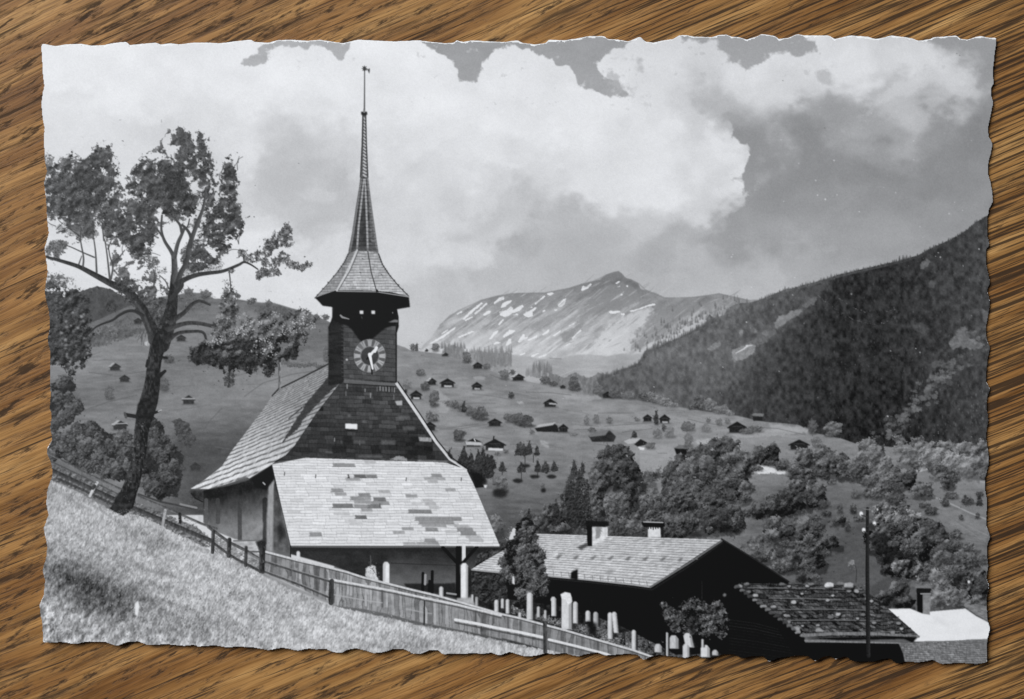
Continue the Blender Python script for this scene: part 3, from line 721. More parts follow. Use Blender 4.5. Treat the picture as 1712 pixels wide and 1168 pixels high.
    # huts
    for h in ((713, 631, 731, 643, 190, None), (735, 632, 762, 647, None, 205), (788, 638, 807, 651, None, 190), (855, 624, 878, 636, 200, None), (790, 605, 808, 616, None, None), (738, 589, 751, 595, 170, None), (685, 652, 707, 667, None, 205),
              (908, 666, 932, 680, None, None), (815, 699, 840, 712, None, None), (708, 704, 730, 719, None, None), (777, 732, 807, 746, None, None), (808, 733, 847, 752, None, None), (868, 693, 891, 702, None, None),
              (1074, 692, 1091, 704, None, None), (1101, 692, 1121, 707, None, 190), (1215, 704, 1249, 723, None, None), (1006, 654, 1026, 665, None, None), (933, 708, 951, 722, None, None), (1317, 734, 1354, 751, None, None), (675, 648, 682, 656, 190, None), (936, 643, 946, 649, None, None)):
        hut(*h[:4], roof=h[4], base=h[5])
    poly([918, 673, 930, 673.5, 930, 676, 918, 675.5], 185, 'hut', soft=.4)
    poly([778, 737, 806, 739, 805, 744, 780, 743.5], 186, 'hut', soft=.4)
    stroke([793, 733, 795, 737], 1.6, 215)
    poly([817, 748, 842, 749, 841, 753, 816, 752.5], 208, 'hut', soft=.4)
    stroke([825, 736, 826, 729], 2, 40, 'hut')
    # long low roofs
    poly([892, 712, 925, 706, 932, 711, 935, 722, 898, 721], 42, 'hut', soft=.5)
    poly([890, 713, 902, 709, 930, 705, 925, 710, 895, 715], 178, 'hut', soft=.5)
    poly([984, 728, 1000, 722, 1020, 719, 1030, 729, 1026, 738, 990, 738], 50, 'hut', soft=.5, tex=8)
    poly([984, 727, 1000, 721, 1018, 719, 1012, 727, 986, 730], 118, 'hut', soft=.5)
    poly([1060, 742, 1070, 733, 1082, 739, 1080, 743, 1066, 746], 40, 'hut', soft=.5)
    poly([1043, 737, 1052, 733, 1072, 732, 1062, 740, 1050, 742], 176, 'hut', soft=.5)
    poly([1067, 746, 1078, 748, 1076, 752, 1068, 751], 212, 'hut', soft=.5)
    poly([1127, 748, 1150, 746, 1152, 750, 1148, 761, 1131, 760], 34, 'hut', soft=.5)
    poly([1127, 749, 1135, 743, 1152, 744, 1150, 750], 112, 'hut', soft=.5)
    poly([1133, 760, 1160, 761, 1160, 766, 1134, 765], 185, None, soft=1, a=.7)
    poly([1256, 694, 1260, 690, 1277, 691, 1275, 696], 120, 'hut', soft=.5)
    poly([1258, 696, 1275, 696, 1274, 703, 1259, 703], 44, 'hut', soft=.5)
    # single trees and hedges of the hillside
    for b in ((704, 622, 8, 6, 70, 130), (681, 642, 8, 8, 96, 140), (711, 645, 7, 7, 55, 105), (781, 597, 8, 9, 72, 122), (728, 580, 6, 7, 80, 122), (690, 580, 4, 6, 80, 120), (814, 612, 6, 5, 74, 118), (843, 625, 9, 9, 84, 124), (857, 622, 4, 4, 66, 100),
              (855, 660, 5, 5, 48, 90), (722, 695, 11, 9, 58, 140), (726, 665, 8, 14, 70, 115), (768, 727, 10, 10, 52, 96), (806, 690, 11, 12, 60, 112), (772, 681, 7, 6, 78, 118), (785, 686, 8, 8, 74, 116), (796, 690, 9, 10, 66, 112), (752, 674, 8, 5, 84, 122), (762, 676, 6, 6, 70, 110),
              (855, 698, 12, 8, 66, 112), (880, 704, 14, 9, 56, 104), (868, 700, 10, 10, 60, 110), (912, 635, 9, 6, 70, 110), (925, 641, 8, 4, 66, 104), (960, 640, 10, 12, 66, 108), (1000, 650, 10, 8, 84, 120), (1030, 655, 14, 10, 70, 112), (1050, 660, 12, 7, 90, 130),
              (1085, 662, 14, 8, 74, 150), (1100, 666, 12, 8, 76, 150), (1112, 671, 12, 7, 84, 152), (1075, 660, 9, 6, 60, 118), (1125, 676, 8, 4, 90, 140), (1170, 671, 12, 11, 56, 120), (1185, 676, 14, 10, 78, 146), (1205, 684, 14, 7, 86, 144), (1220, 690, 8, 4, 90, 146), (1155, 680, 6, 4, 60, 110),
              (980, 702, 5, 8, 96, 128), (997, 700, 5, 7, 92, 126), (1019, 702, 5, 6, 86, 118), (1065, 700, 5, 4, 90, 130), (1097, 700, 4, 9, 50, 80), (1110, 714, 4, 6, 60, 100), (990, 718, 7, 4, 80, 116), (959, 726, 7, 3, 92, 124), (1087, 744, 9, 6, 84, 116),
              (1150, 712, 12, 8, 80, 118), (1120, 722, 9, 9, 100, 132), (1098, 724, 8, 8, 96, 130), (1150, 735, 8, 12, 92, 124), (1180, 715, 9, 7, 104, 138), (1184, 702, 4, 4, 90, 126), (1202, 705, 5, 6, 96, 128), (1216, 703, 5, 5, 96, 128), (1262, 716, 14, 6, 72, 122), (1248, 720, 12, 5, 74, 120),
              (1392, 716, 17, 13, 66, 140), (1358, 712, 8, 12, 70, 112), (1365, 738, 9, 9, 86, 126), (870, 748, 4, 10, 60, 92), (890, 722, 5, 3, 90, 120), (832, 758, 6, 3, 80, 130), (846, 754, 5, 3, 70, 120)):
        bush(*b)
    conifer(697, 570, 588, 6, 70, 104)
    conifer(714, 582, 588, 4, 50, 70)
    for cx, ya, yb, w in ((776, 668, 690, 9), (1061, 718, 732, 10), (1097, 683, 708, 8), (885, 734, 760, 12), (876, 740, 762, 16), (898, 742, 762, 9), (866, 738, 762, 10), (840, 770, 788, 13), (872, 770, 790, 16), (899, 766, 790, 11), (912, 768, 790, 16), (927, 768, 788, 13), (960, 766, 798, 13),
                          (974, 768, 792, 9), (1475, 742, 760, 8), (1636, 822, 846, 12), (1612, 824, 836, 7)):
        conifer(cx, ya, yb, w, 44, 84)
    for x, ya, yb in ((840, 788, 796), (872, 790, 802), (899, 790, 798), (878, 760, 775), (892, 760, 772)):
        stroke([x, ya, x, yb], 1.3, 60)
    for x, y, rx, ry in ((866, 803, 9, 4), (894, 796, 8, 3.5), (922, 796, 8, 3.5), (880, 778, 7, 3)):
        poly(ell(x, y, rx, ry), 38, None, soft=1, a=.9)
    bush(837, 808, 13, 15, 62, 128, 320)
    poly(ell(836, 824, 13, 8), 40, None, soft=2, a=.9)
    bush(908, 812, 3, 6, 80, 116)
    poly(ell(909, 819, 4.5, 4), 42, None, soft=.8)
    # firs right of the church
    for cx, ya, yb, w in ((776, 742, 790, 22), (788, 752, 800, 22), (800, 748, 805, 24), (815, 756, 800, 24), (822, 758, 785, 18), (808, 745, 790, 16), (770, 758, 790, 18), (795, 770, 815, 24), (752, 750, 775, 14)):
        conifer(cx, ya, yb, w, 36, 76, n=330)
    poly([785, 785, 800, 790, 815, 802, 814, 808, 795, 815], 28, None, soft=2, a=.9)
    stroke([796, 813, 809, 812], 3.5, 34)
    poly([809, 810, 815, 810, 813, 815, 810, 814], 210, None, soft=.4)


def paint_woods():
    """broadleaf trees and bushes of the valley floor"""
    S = [  # cx, cy, rx, ry, lo, hi
        (1032, 770, 38, 34, 42, 92), (1010, 790, 28, 30, 44, 96), (1050, 795, 30, 32, 40, 88), (1000, 815, 22, 30, 50, 110), (965, 820, 22, 40, 38, 88), (945, 850, 14, 30, 42, 84), (985, 850, 30, 36, 50, 120),
        (1190, 760, 48, 28, 48, 98), (1215, 745, 22, 18, 52, 100), (1170, 790, 46, 30, 44, 96), (1130, 790, 30, 26, 42, 96), (1230, 790, 30, 40, 44, 112), (1240, 770, 26, 18, 60, 126), (1270, 760, 22, 16, 50, 104), (1290, 758, 16, 18, 44, 96),
        (1150, 830, 52, 34, 52, 118), (1090, 850, 40, 36, 50, 112), (1060, 840, 28, 34, 42, 96), (1030, 850, 26, 30, 56, 124), (1200, 840, 42, 40, 42, 98), (1180, 870, 56, 26, 44, 100), (1120, 878, 48, 22, 50, 108), (1225, 860, 18, 30, 46, 110),
        (1045, 882, 44, 18, 46, 104), (1000, 880, 30, 18, 50, 108), (1245, 820, 10, 24, 60, 128), (1140, 765, 12, 12, 60, 110), (1085, 800, 14, 14, 80, 130), (925, 865, 22, 26, 44, 100), (905, 872, 16, 20, 56, 112), (880, 860, 10, 14, 64, 120), (830, 878, 14, 20, 64, 118), (945, 882, 30, 12, 44, 92),
        # right hand side
        (1395, 775, 34, 26, 52, 120), (1375, 760, 22, 22, 56, 112), (1425, 785, 30, 20, 56, 118), (1345, 765, 22, 18, 56, 116), (1340, 795, 26, 16, 52, 112), (1330, 785, 16, 14, 44, 100), (1455, 770, 30, 26, 70, 134), (1480, 785, 26, 20, 72, 130), (1450, 745, 22, 14, 80, 130),
        (1530, 765, 34, 18, 86, 146), (1570, 765, 32, 18, 96, 156), (1600, 772, 28, 20, 92, 152), (1625, 780, 26, 22, 90, 150), (1510, 748, 22, 10, 88, 136), (1575, 790, 24, 14, 76, 132), (1585, 808, 14, 10, 46, 90), (1470, 810, 34, 24, 62, 124), (1500, 800, 20, 16, 50, 104), (1495, 830, 20, 12, 56, 108), (1540, 820, 24, 14, 50, 96), (1520, 800, 14, 20, 48, 94),
        (1362, 825, 22, 24, 36, 112), (1310, 840, 36, 22, 40, 104), (1290, 850, 24, 14, 36, 96), (1330, 815, 22, 14, 54, 116), (1300, 880, 34, 24, 52, 112), (1265, 858, 16, 8, 36, 70), (1350, 880, 26, 24, 44, 104), (1280, 912, 30, 30, 54, 116), (1350, 925, 34, 34, 46, 116), (1310, 935, 28, 24, 60, 120), (1250, 935, 26, 26, 60, 112), (1390, 905, 18, 16, 40, 94), (1345, 960, 18, 12, 36, 82),
        (1400, 870, 14, 10, 40, 90), (1490, 860, 44, 26, 34, 132), (1520, 880, 40, 32, 36, 134), (1480, 900, 36, 30, 28, 96), (1530, 920, 36, 26, 30, 110), (1455, 895, 14, 12, 26, 60), (1555, 895, 30, 26, 60, 116), (1580, 920, 30, 20, 70, 120), (1510, 950, 26, 18, 48, 150), (1490, 940, 26, 20, 24, 70), (1530, 948, 14, 20, 60, 156),
        (1500, 985, 22, 20, 44, 104), (1480, 1000, 22, 14, 40, 100), (1510, 1005, 20, 14, 36, 90), (1560, 970, 30, 18, 70, 124), (1600, 960, 34, 26, 44, 108), (1630, 975, 24, 30, 46, 118), (1595, 1000, 30, 20, 66, 136), (1630, 1010, 20, 20, 60, 120), (1580, 940, 30, 20, 56, 104), (1425, 945, 9, 9, 84, 130), (1640, 752, 24, 18, 88, 146), (1612, 750, 24, 14, 90, 150), (1580, 748, 24, 13, 84, 142), (1548, 748, 22, 11, 80, 138), (1655, 772, 20, 24, 84, 140), (1500, 735, 14, 9, 74, 126), (1535, 738, 14, 10, 76, 128), (1565, 1000, 16, 24, 90, 150), (1615, 935, 26, 20, 66, 116)]
    for cx, cy, rx, ry, lo, hi in sorted(S, key=lambda s: s[1] + s[3] * .6):
        k = .9
        poly(ell(cx + rx * .1, cy + ry * .7, rx, ry * .4), lo - 12, None, soft=3, rough=3, cell=5, a=.55)
        dl = RNG.normal(-9, 7)
        if cx > 1500 and cy < 800:
            dl -= 10
        kind = RNG.random()
        leaves(ell(cx, cy, rx * k, ry * k, 16, .24), lo - 8 + dl, hi + 16 + dl, int(rx * ry * .8 + 80), (1.0, 2.2), 'bush', .04, cell=6 + 8 * kind, base=.92, rough=4.5, tone_y=.1, jit=17, sphere=.46)
        if rx * ry > 500:      # lesser crowns inside the mass, each with its own shaded side
            for _ in range(int(rx * ry / 260)):
                a, r = RNG.uniform(0, 6.28), math.sqrt(RNG.random()) * .72
                s = RNG.uniform(6, 13)
                leaves(ell(cx + rx * r * math.cos(a), cy + ry * r * math.sin(a), s, s * RNG.uniform(.7, 1.2), 12, .25), lo - 10, hi + RNG.uniform(-14, 26), int(s * s * .9), (1.0, 2.0), 'bush', .08, cell=RNG.uniform(3.5, 6), base=.72, rough=2.6, sphere=.55, jit=15)
    # deep shade between the crowns
    for x, y, rx, ry in ((1062, 846, 12, 12), (1075, 815, 8, 10), (1098, 792, 8, 8), (1250, 795, 7, 8), (1205, 880, 14, 10), (1160, 850, 8, 6), (1005, 862, 10, 12), (975, 842, 8, 14), (1285, 855, 10, 5), (1264, 860, 9, 4), (1315, 858, 10, 5), (1350, 850, 12, 7), (1470, 905, 16, 18), (1492, 925, 18, 14), (1520, 930, 14, 9), (1545, 905, 10, 9),
                         (1372, 836, 8, 9), (1340, 965, 10, 6), (1298, 905, 9, 7), (1330, 935, 9, 7), (1410, 872, 10, 5), (1600, 968, 12, 8), (1490, 1000, 14, 8), (1586, 806, 9, 6), (1498, 812, 7, 6), (1380, 792, 9, 8), (1342, 786, 6, 7), (1440, 800, 9, 6)):
        poly(ell(x, y, rx, ry, 12, .3), 38, None, soft=3, rough=4, cell=5, a=.62)
    for i in range(110):
        x, y = RNG.uniform(1240, 1650), RNG.uniform(770, 985)
        if 1385 < x < 1445 and 880 < y or (x > 1540 and 840 < y < 900 and RNG.random() < .6):
            continue
        bush(x, y, RNG.uniform(4, 12), RNG.uniform(4, 9), RNG.uniform(34, 60), RNG.uniform(88, 128), lab='bush')
    for i in range(36):
        x, y = RNG.uniform(860, 1250), RNG.uniform(800, 885)
        if x < 1010 and y < 845:
            continue
        bush(x, y, RNG.uniform(5, 13), RNG.uniform(5, 11), RNG.uniform(30, 50), RNG.uniform(84, 128), lab='bush', sh=False)
    stroke([1430, 972, 1431, 952, 1429, 945], 1.3, 60)
    # fir group behind the chalet chimney
    for cx, ya, yb, w in ((968, 780, 870, 20), (955, 800, 880, 18), (980, 800, 885, 22), (1240, 850, 885, 14), (885, 845, 880, 10), (1300, 820, 850, 10), (930, 830, 880, 16)):
        conifer(cx, ya, yb, w, 34, 78, 'bush', n=380)
    leaves(ell(985, 835, 16, 34, 14, .2), 60, 150, 420, (1.0, 2.2), 'bush', .25, 5, 0, 3)
def paint_churchyard():
    poly([640, 960, 700, 985, 765, 1000, 840, 1022, 910, 1038, 990, 1062, 1060, 1084, 1100, 1105, 1240, 1110, 1240, 1040, 1100, 1030, 1000, 1000, 900, 960, 840, 930, 790, 940, 760, 975], 40, 'churchyard', soft=1, tex=16, tcell=(5, 5))
    # shade under the trees and bright flowers among the graves
    leaves([785, 930, 840, 905, 900, 930, 935, 960, 925, 1000, 880, 1005, 840, 1010, 790, 1000], 22, 96, 1300, (1.2, 2.6), 'churchyard', .1, 6, .8, 3, jit=20)
    leaves([855, 1010, 880, 1022, 915, 1028, 960, 1040, 1000, 1045, 1060, 1075, 1080, 1092, 1060, 1088, 1000, 1064, 920, 1040, 850, 1022], 95, 205, 1500, (1, 2.2), 'churchyard', .15, 4, .4, 2, jit=30)
    leaves([1030, 1060, 1060, 1050, 1090, 1066, 1130, 1060, 1180, 1070, 1200, 1095, 1080, 1100], 60, 190, 800, (1, 2.2), 'churchyard', .25, 4, .4, 2, jit=30)
    leaves([1000, 1025, 1018, 1018, 1022, 1060, 1000, 1055], 60, 140, 140, (1, 2.2), 'churchyard', .1, 4, .6, 1)
    leaves([612, 965, 611, 950, 618, 940, 628, 944, 636, 958, 640, 968], 60, 210, 150, (1.2, 2.4), 'churchyard', .1, 4, .4, 1)


def grave(x0, y0, x1, y1, v=205, slant=0, shade=True):
    w = x1 - x0
    poly([(x0, y1), (x0 + slant, y0 + w * .35), (x0 + w * .25 + slant, y0), (x1 - w * .3 + slant, y0), (x1 + slant, y0 + w * .4), (x1, y1)], v, 'gravestone', soft=.4, tex=9, tcell=(3, 6))
    if shade:
        poly([(x1 - w * .3, y1), (x1 - w * .3 + slant, y0 + w * .1), (x1 + slant, y0 + w * .4), (x1 + w * .12, y1)], v * .72, 'gravestone', soft=.5, a=.8)
        poly([(x1, y1), (x1 + slant, y0 + w * .5), (x1 + w * .45 + slant, y0 + w * .9), (x1 + w * .5, y1)], 38, None, soft=.7, a=.75)


def paint_graves():
    for g in ((827, 1001, 834, 1021), (838, 999, 843, 1015), (846, 1000, 852, 1024), (881, 989, 891, 1034), (898, 1012, 903, 1030, 190), (921, 996, 930, 1028), (939, 990, 956, 1050), (958, 1004, 966, 1040), (979, 1019, 987, 1037), (992, 1021, 1000, 1046, 180),
              (1016, 1022, 1024, 1066), (1026, 1021, 1034, 1056, 205, -3), (1056, 1051, 1063, 1085), (1118, 1060, 1134, 1082, 190), (1146, 1056, 1160, 1080, 200, -4), (1171, 1076, 1186, 1096, 210), (1190, 1084, 1200, 1093, 190), (1141, 1074, 1152, 1098, 200),
              (1094, 1074, 1106, 1088, 190), (910, 1018, 914, 1032, 190), (786, 992, 790, 1006, 190), (795, 996, 800, 1011, 170), (867, 1022, 872, 1030, 200), (1112, 1055, 1117, 1095, 190), (1172, 1066, 1176, 1080, 190)):
        grave(*g)
    poly([937, 992, 945, 988, 954, 990, 957, 1004, 950, 1010, 946, 1000, 940, 1000], 222, 'gravestone', soft=.5, tex=14, tcell=(3, 3))
    stroke([1112, 1050, 1112, 1096], 2.4, 24, 'gravestone')
    stroke([1044, 1070, 1043, 1052], 2.2, 40)
    stroke([921, 1004, 921, 1030], 2.2, 30)
    poly([982, 1036, 998, 1040, 998, 1064, 984, 1058], 22, None, soft=2, a=.85)


def paint_chalet():
    roof = [896, 891, 960, 893, 1050, 896, 1206, 901, 1150, 938, 1087, 979, 1058, 974, 985, 967, 920, 961, 850, 956, 789, 950, 815, 934, 838, 921, 868, 905]
    # dark gable and walls
    poly([846, 955, 920, 961, 1087, 979, 1150, 938, 1206, 900, 1214, 905, 1262, 935, 1318, 971, 1316, 976, 1290, 974, 1232, 976, 1226, 985, 1220, 1090, 1130, 1092, 1080, 1066, 1040, 1045, 985, 1025, 930, 1010, 850, 1000],
         lambda X, Y: 20 + 0 * X, 'chalet', soft=.6, tex=4, tcell=(3, 30))
    for i in range(46):
        x = RNG.uniform(930, 1290)
        stroke([x, RNG.uniform(985, 1000), x, RNG.uniform(1010, 1040)], 1.2, RNG.choice([10, 34, 38]), None, .5)
    for i in range(26):
        x = RNG.uniform(1110, 1250)
        stroke([x, RNG.uniform(960, 990), x + 1, RNG.uniform(1000, 1030)], .9, 40 + RNG.normal(0, 5), None, .5)
    stroke([1173, 970, 1173, 1000], .9, 62, None, .8)
    poly([1095, 1014, 1035, 1010, 1062, 1018], 34, None, soft=2, a=.6)
    q4 = [(890, 891), (1206, 901), (1087, 979), (780, 950)]
    shingles(q4, roof, 19, 60, lambda X, Y: 202 - np.clip((X - 1000) * .06, 0, 12) + np.clip((Y - 930) * .12, -4, 6), 9, 112, 'chalet', line=.38, jw=.08, streak=8, wavy=.03)
    for i in range(60):
        x, y = RNG.uniform(850, 1170), RNG.uniform(895, 970)
        if LAB[int((y - Y0) * SS), int((x - X0) * SS)] == L['chalet'] and IMG[int((y - Y0) * SS), int((x - X0) * SS)] > 90:
            stroke([x, y, x + RNG.uniform(4, 14), y + .4], 1.6, RNG.choice([120, 135, 150, 215]), None, .55)
    for i, x in enumerate(range(902, 1140, 29)):
        poly([x - 3, 931 + i * .6, x + 4, 926 + i * .6, x + 9, 926 + i * .6, x + 3, 933 + i * .6], 98, None, soft=.8, a=.8)
    poly([1012, 955, 1022, 949, 1026, 956, 1016, 960], 140, None, soft=1.5, a=.7)
    for x in range(925, 1085, 13):
        stroke([x, 953 + (x - 925) * .11, x + 1, 961 + (x - 925) * .11], 1.1, 95, None, .7)
    stroke([789, 951, 850, 957, 920, 962, 985, 968, 1058, 976, 1087, 980], 2.6, 158, 'chalet')
    stroke([789, 954, 850, 960, 920, 966, 985, 972, 1058, 980, 1087, 984], 2.6, 42, 'chalet')
    stroke([1087, 980, 1150, 941, 1206, 903], 3.2, 104, 'chalet')
    stroke([1089, 985, 1152, 945, 1208, 906], 3, 40, 'chalet')
    stroke([1206, 900, 1262, 934, 1318, 971], 2.6, 44, 'chalet')
    # chimneys
    poly([989, 880, 1016, 880, 1016, 896, 1008, 902, 990, 912], 208, 'chimney', soft=.5, tex=16, tcell=(4, 4))
    poly([995, 880, 1006, 880, 1004, 898, 996, 900], 110, 'chimney', soft=1.5, rough=1.5, cell=3, a=.7)
    poly([981, 876, 990, 876, 990, 912, 982, 912], 24, 'chimney', soft=.5)
    poly([979, 869, 1016, 871, 1018, 878, 1012, 880, 980, 878], 34, 'chimney', soft=.6)
    poly([964, 914, 982, 906, 983, 912, 972, 918], 60, None, soft=1.2, a=.85)
    poly([1083, 878, 1104, 878, 1105, 897, 1083, 897], 212, 'chimney', soft=.5, tex=10, tcell=(3, 6))
    poly([1104, 879, 1109, 878, 1109, 897, 1105, 897], 40, 'chimney', soft=.5)
    poly([1072, 872, 1110, 873, 1112, 879, 1104, 881, 1076, 880], 26, 'chimney', soft=.5)
    stroke([1076, 871.5, 1108, 872.5], 1.6, 185, 'chimney')
    for x in range(1084, 1104, 4):
        stroke([x, 879, x, 882 + RNG.uniform(0, 2)], 1.6, 36, None)
    poly([955, 955, 966, 950, 966, 968, 954, 966], 18, None, soft=1)
    # bush standing before the roof
    thicket([848, 902, 860, 882, 872, 866, 882, 864, 892, 870, 898, 887, 895, 905, 904, 918, 908, 940, 912, 962, 918, 982, 912, 998, 890, 1002, 868, 998, 858, 975, 844, 958, 839, 935, 844, 918], 'bush', 30, 118, 95, (4, 9))
    leaves([845, 900, 855, 876, 862, 880, 858, 905, 850, 918], 90, 190, 90, (1, 2), 'bush', .2, 4, 0, 2)
    poly([857, 885, 861, 880, 863, 890, 858, 900, 850, 902], 205, None, soft=1, rough=1.5, cell=3)
    leaves([870, 975, 905, 965, 920, 985, 900, 1000, 868, 996], 60, 150, 200, (1.2, 2.4), 'bush', .3, 6, 0, 3)
    poly([857, 962, 860, 962, 861, 976, 857, 974], 215, None, soft=.5)


def paint_barns():
    # white roof and tiled roof at the corner
    poly([1482, 1016, 1520, 1015.5, 1536, 1022, 1612, 1015.5, 1630, 1028, 1653, 1040, 1660, 1068, 1527, 1070, 1505, 1040], lambda X, Y: 226 - np.clip((X - 1560) * .04, -3, 4) + 0 * Y, 'house', soft=.5, tex=3, tcell=(20, 8))
    poly([1556, 1026, 1566, 1030, 1590, 1046, 1584, 1048, 1560, 1034], 206, None, soft=3, a=.6)
    poly([1608, 1010, 1630, 1008, 1650, 1012, 1652, 1036, 1630, 1026], 120, 'house', soft=.6, tex=20, tcell=(5, 2))
    shingles([(1500, 1071), (1620, 1066), (1660, 1106), (1515, 1110)], [1496, 1086, 1502, 1072, 1560, 1071, 1620, 1067, 1648, 1088, 1660, 1100, 1655, 1114, 1515, 1114], 13, 26, 126, 10, 72, 'house', line=.4, jw=.12, streak=16)
    poly([1612, 1067, 1650, 1066, 1655, 1090, 1640, 1086], 110, 'house', soft=.6, tex=16, tcell=(4, 2))
    # chimney
    poly([1540, 993, 1554, 993, 1553, 1026, 1541, 1024], 130, 'chimney', soft=.5, tex=12, tcell=(4, 4))
    poly([1531, 980, 1541, 980, 1541, 1024, 1532, 1020], 22, 'chimney', soft=.5)
    poly([1528, 977.5, 1555, 977.5, 1555, 982, 1529, 982], 120, 'chimney', soft=.5)
    poly([1531, 982, 1555, 982, 1554, 990, 1532, 990], 36, 'chimney', soft=.5)
    stroke([1538, 991, 1554, 991], 2.4, 140, 'chimney')
    # old barn with stones on its roof
    poly([1226, 977, 1232, 974, 1342, 1062, 1345, 1072, 1500, 1072, 1508, 1090, 1512, 1112, 1200, 1112, 1204, 1092, 1214, 1085, 1220, 1030], 20, 'barn', soft=.6, tex=4, tcell=(30, 3))
    for i in range(12):
        y = 1040 + i * 5
        stroke([1218, y - 6, 1262, y, 1300 + i * 3, y + 10], 1.4, 46 + RNG.normal(0, 5), None, .7)
    roof = [1229, 979, 1236, 973, 1250, 974, 1320, 974, 1380, 976, 1435, 978, 1470, 1004, 1534, 1060, 1530, 1064, 1342, 1062, 1300, 1032]
    shingles([(1229, 978), (1435, 978), (1534, 1062), (1342, 1062)], roof, 13, 30, 70, 17, 28, 'barn', line=.34, jw=.12, streak=16, wavy=.12)
    leaves(roof, 30, 128, 1900, (1.2, 3.2), 'barn', .3, 5, 0, 1.5, asp=.42, angs=(.15, .5), jit=34)
    for i, (xa, ya, xb, yb) in enumerate(((1250, 981, 1440, 984), (1285, 998, 1405, 1001), (1300, 1017, 1450, 1018), (1320, 1035, 1470, 1036), (1345, 1058, 1500, 1054))):
        stroke([xa, ya, (xa + xb) / 2, (ya + yb) / 2 - 1, xb, yb], 1.6, 122, None, .75)
        stroke([xa, ya + 2, xb, yb + 2], 1.4, 26, None, .6)
    for i in range(48):     # stones
        x, y = RNG.uniform(1240, 1515), RNG.uniform(977, 1058)
        if x - 1229 > (y - 978) * 1.32 and x < 1440 + (y - 978) * 1.1:
            r = RNG.uniform(1.6, 4.2)
            poly(ell(x + 1, y + 1.6, r * 1.3, r * .9, 8), 26, 'barn', soft=.6, a=.8)
            poly(ell(x, y, r * 1.15, r * .72, 8, .25), RNG.uniform(90, 180), 'barn', soft=.6)
    for x, y, r, v in ((1236, 979, 5, 150), (1247, 975, 5, 110), (1262, 994, 5, 170), (1292, 1013, 5, 150), (1316, 1028, 4.5, 140), (1385, 977, 8, 205), (1355, 975, 5, 120), (1404, 974, 6, 120), (1418, 977, 9, 165), (1306, 975, 5, 110), (1330, 1050, 7, 150), (1368, 1052, 7, 150), (1300, 1028, 5, 60)):
        poly(ell(x, y, r, r * .6, 10, .2), v, 'barn', soft=.6, tex=12, tcell=(3, 3))
        poly(ell(x + 1, y + r * .6, r, r * .3, 10, .2), 28, None, soft=.8, a=.7)
    # verge of the barn
    for i in range(16):
        x, y = 1232 + i * 7.2, 980 + i * 5.4
        poly(ell(x, y, 5, 3.4, 8, .3), RNG.uniform(60, 150), 'barn', soft=.6)
        poly(ell(x + 1, y + 4, 5, 2.5, 8, .3), 20, 'barn', soft=.8)
    stroke([1340, 1060, 1400, 1057, 1470, 1058, 1534, 1062], [5, 5, 4], 118, 'barn', tex=18)
    poly([1345, 1064, 1500, 1062, 1533, 1063, 1524, 1072, 1510, 1066, 1400, 1068], 18, 'barn', soft=.8)
    stroke([1345, 1069, 1420, 1071, 1502, 1073], 2.8, 128, 'barn', tex=14)
    poly([1346, 1073, 1500, 1074, 1502, 1086, 1514, 1112, 1346, 1112], 16, 'barn', soft=.6, tex=3)
    # shrub in front of the dark wall
    leaves([1104, 1008, 1112, 1005, 1122, 1012, 1130, 1018, 1140, 1008, 1150, 998, 1165, 1002, 1178, 1003, 1186, 1010, 1200, 1001, 1212, 1012, 1216, 1040, 1214, 1060, 1204, 1068, 1192, 1058, 1180, 1062, 1164, 1056, 1148, 1056, 1134, 1058, 1124, 1056, 1116, 1044, 1108, 1028],
           26, 158, 1500, (1.5, 3.4), 'shrub', .12, 8, .55, 3, jit=22)
    leaves([1145, 1024, 1160, 1020, 1172, 1040, 1158, 1056, 1146, 1046], 16, 70, 160, (1.5, 3), 'shrub', .1, 6, .6, 2)
    poly(ell(1211, 993, 3, 3), 120, None, soft=.8)
    # pole
    stroke([1449.5, 849, 1449, 950, 1450, 1094], [5, 6.5, 7.5], 34, 'pole', v2=52)
    stroke([1443, 850, 1453, 851], 2, 120, 'pole', .8)
    for x, y, r in ((1439, 858, 4), (1461, 874, 3.6), (1443, 885, 3.8), (1466, 851, 1.8), (1618, 971, 2.6)):
        poly(ell(x, y, r * .8, r, 10, .05), 226, 'pole', soft=.6)
    for x0, y0 in ((1439, 858), (1461, 874), (1443, 885)):
        stroke([x0, y0 + 2, 1449, y0 + 5], 1.6, 60, 'pole')


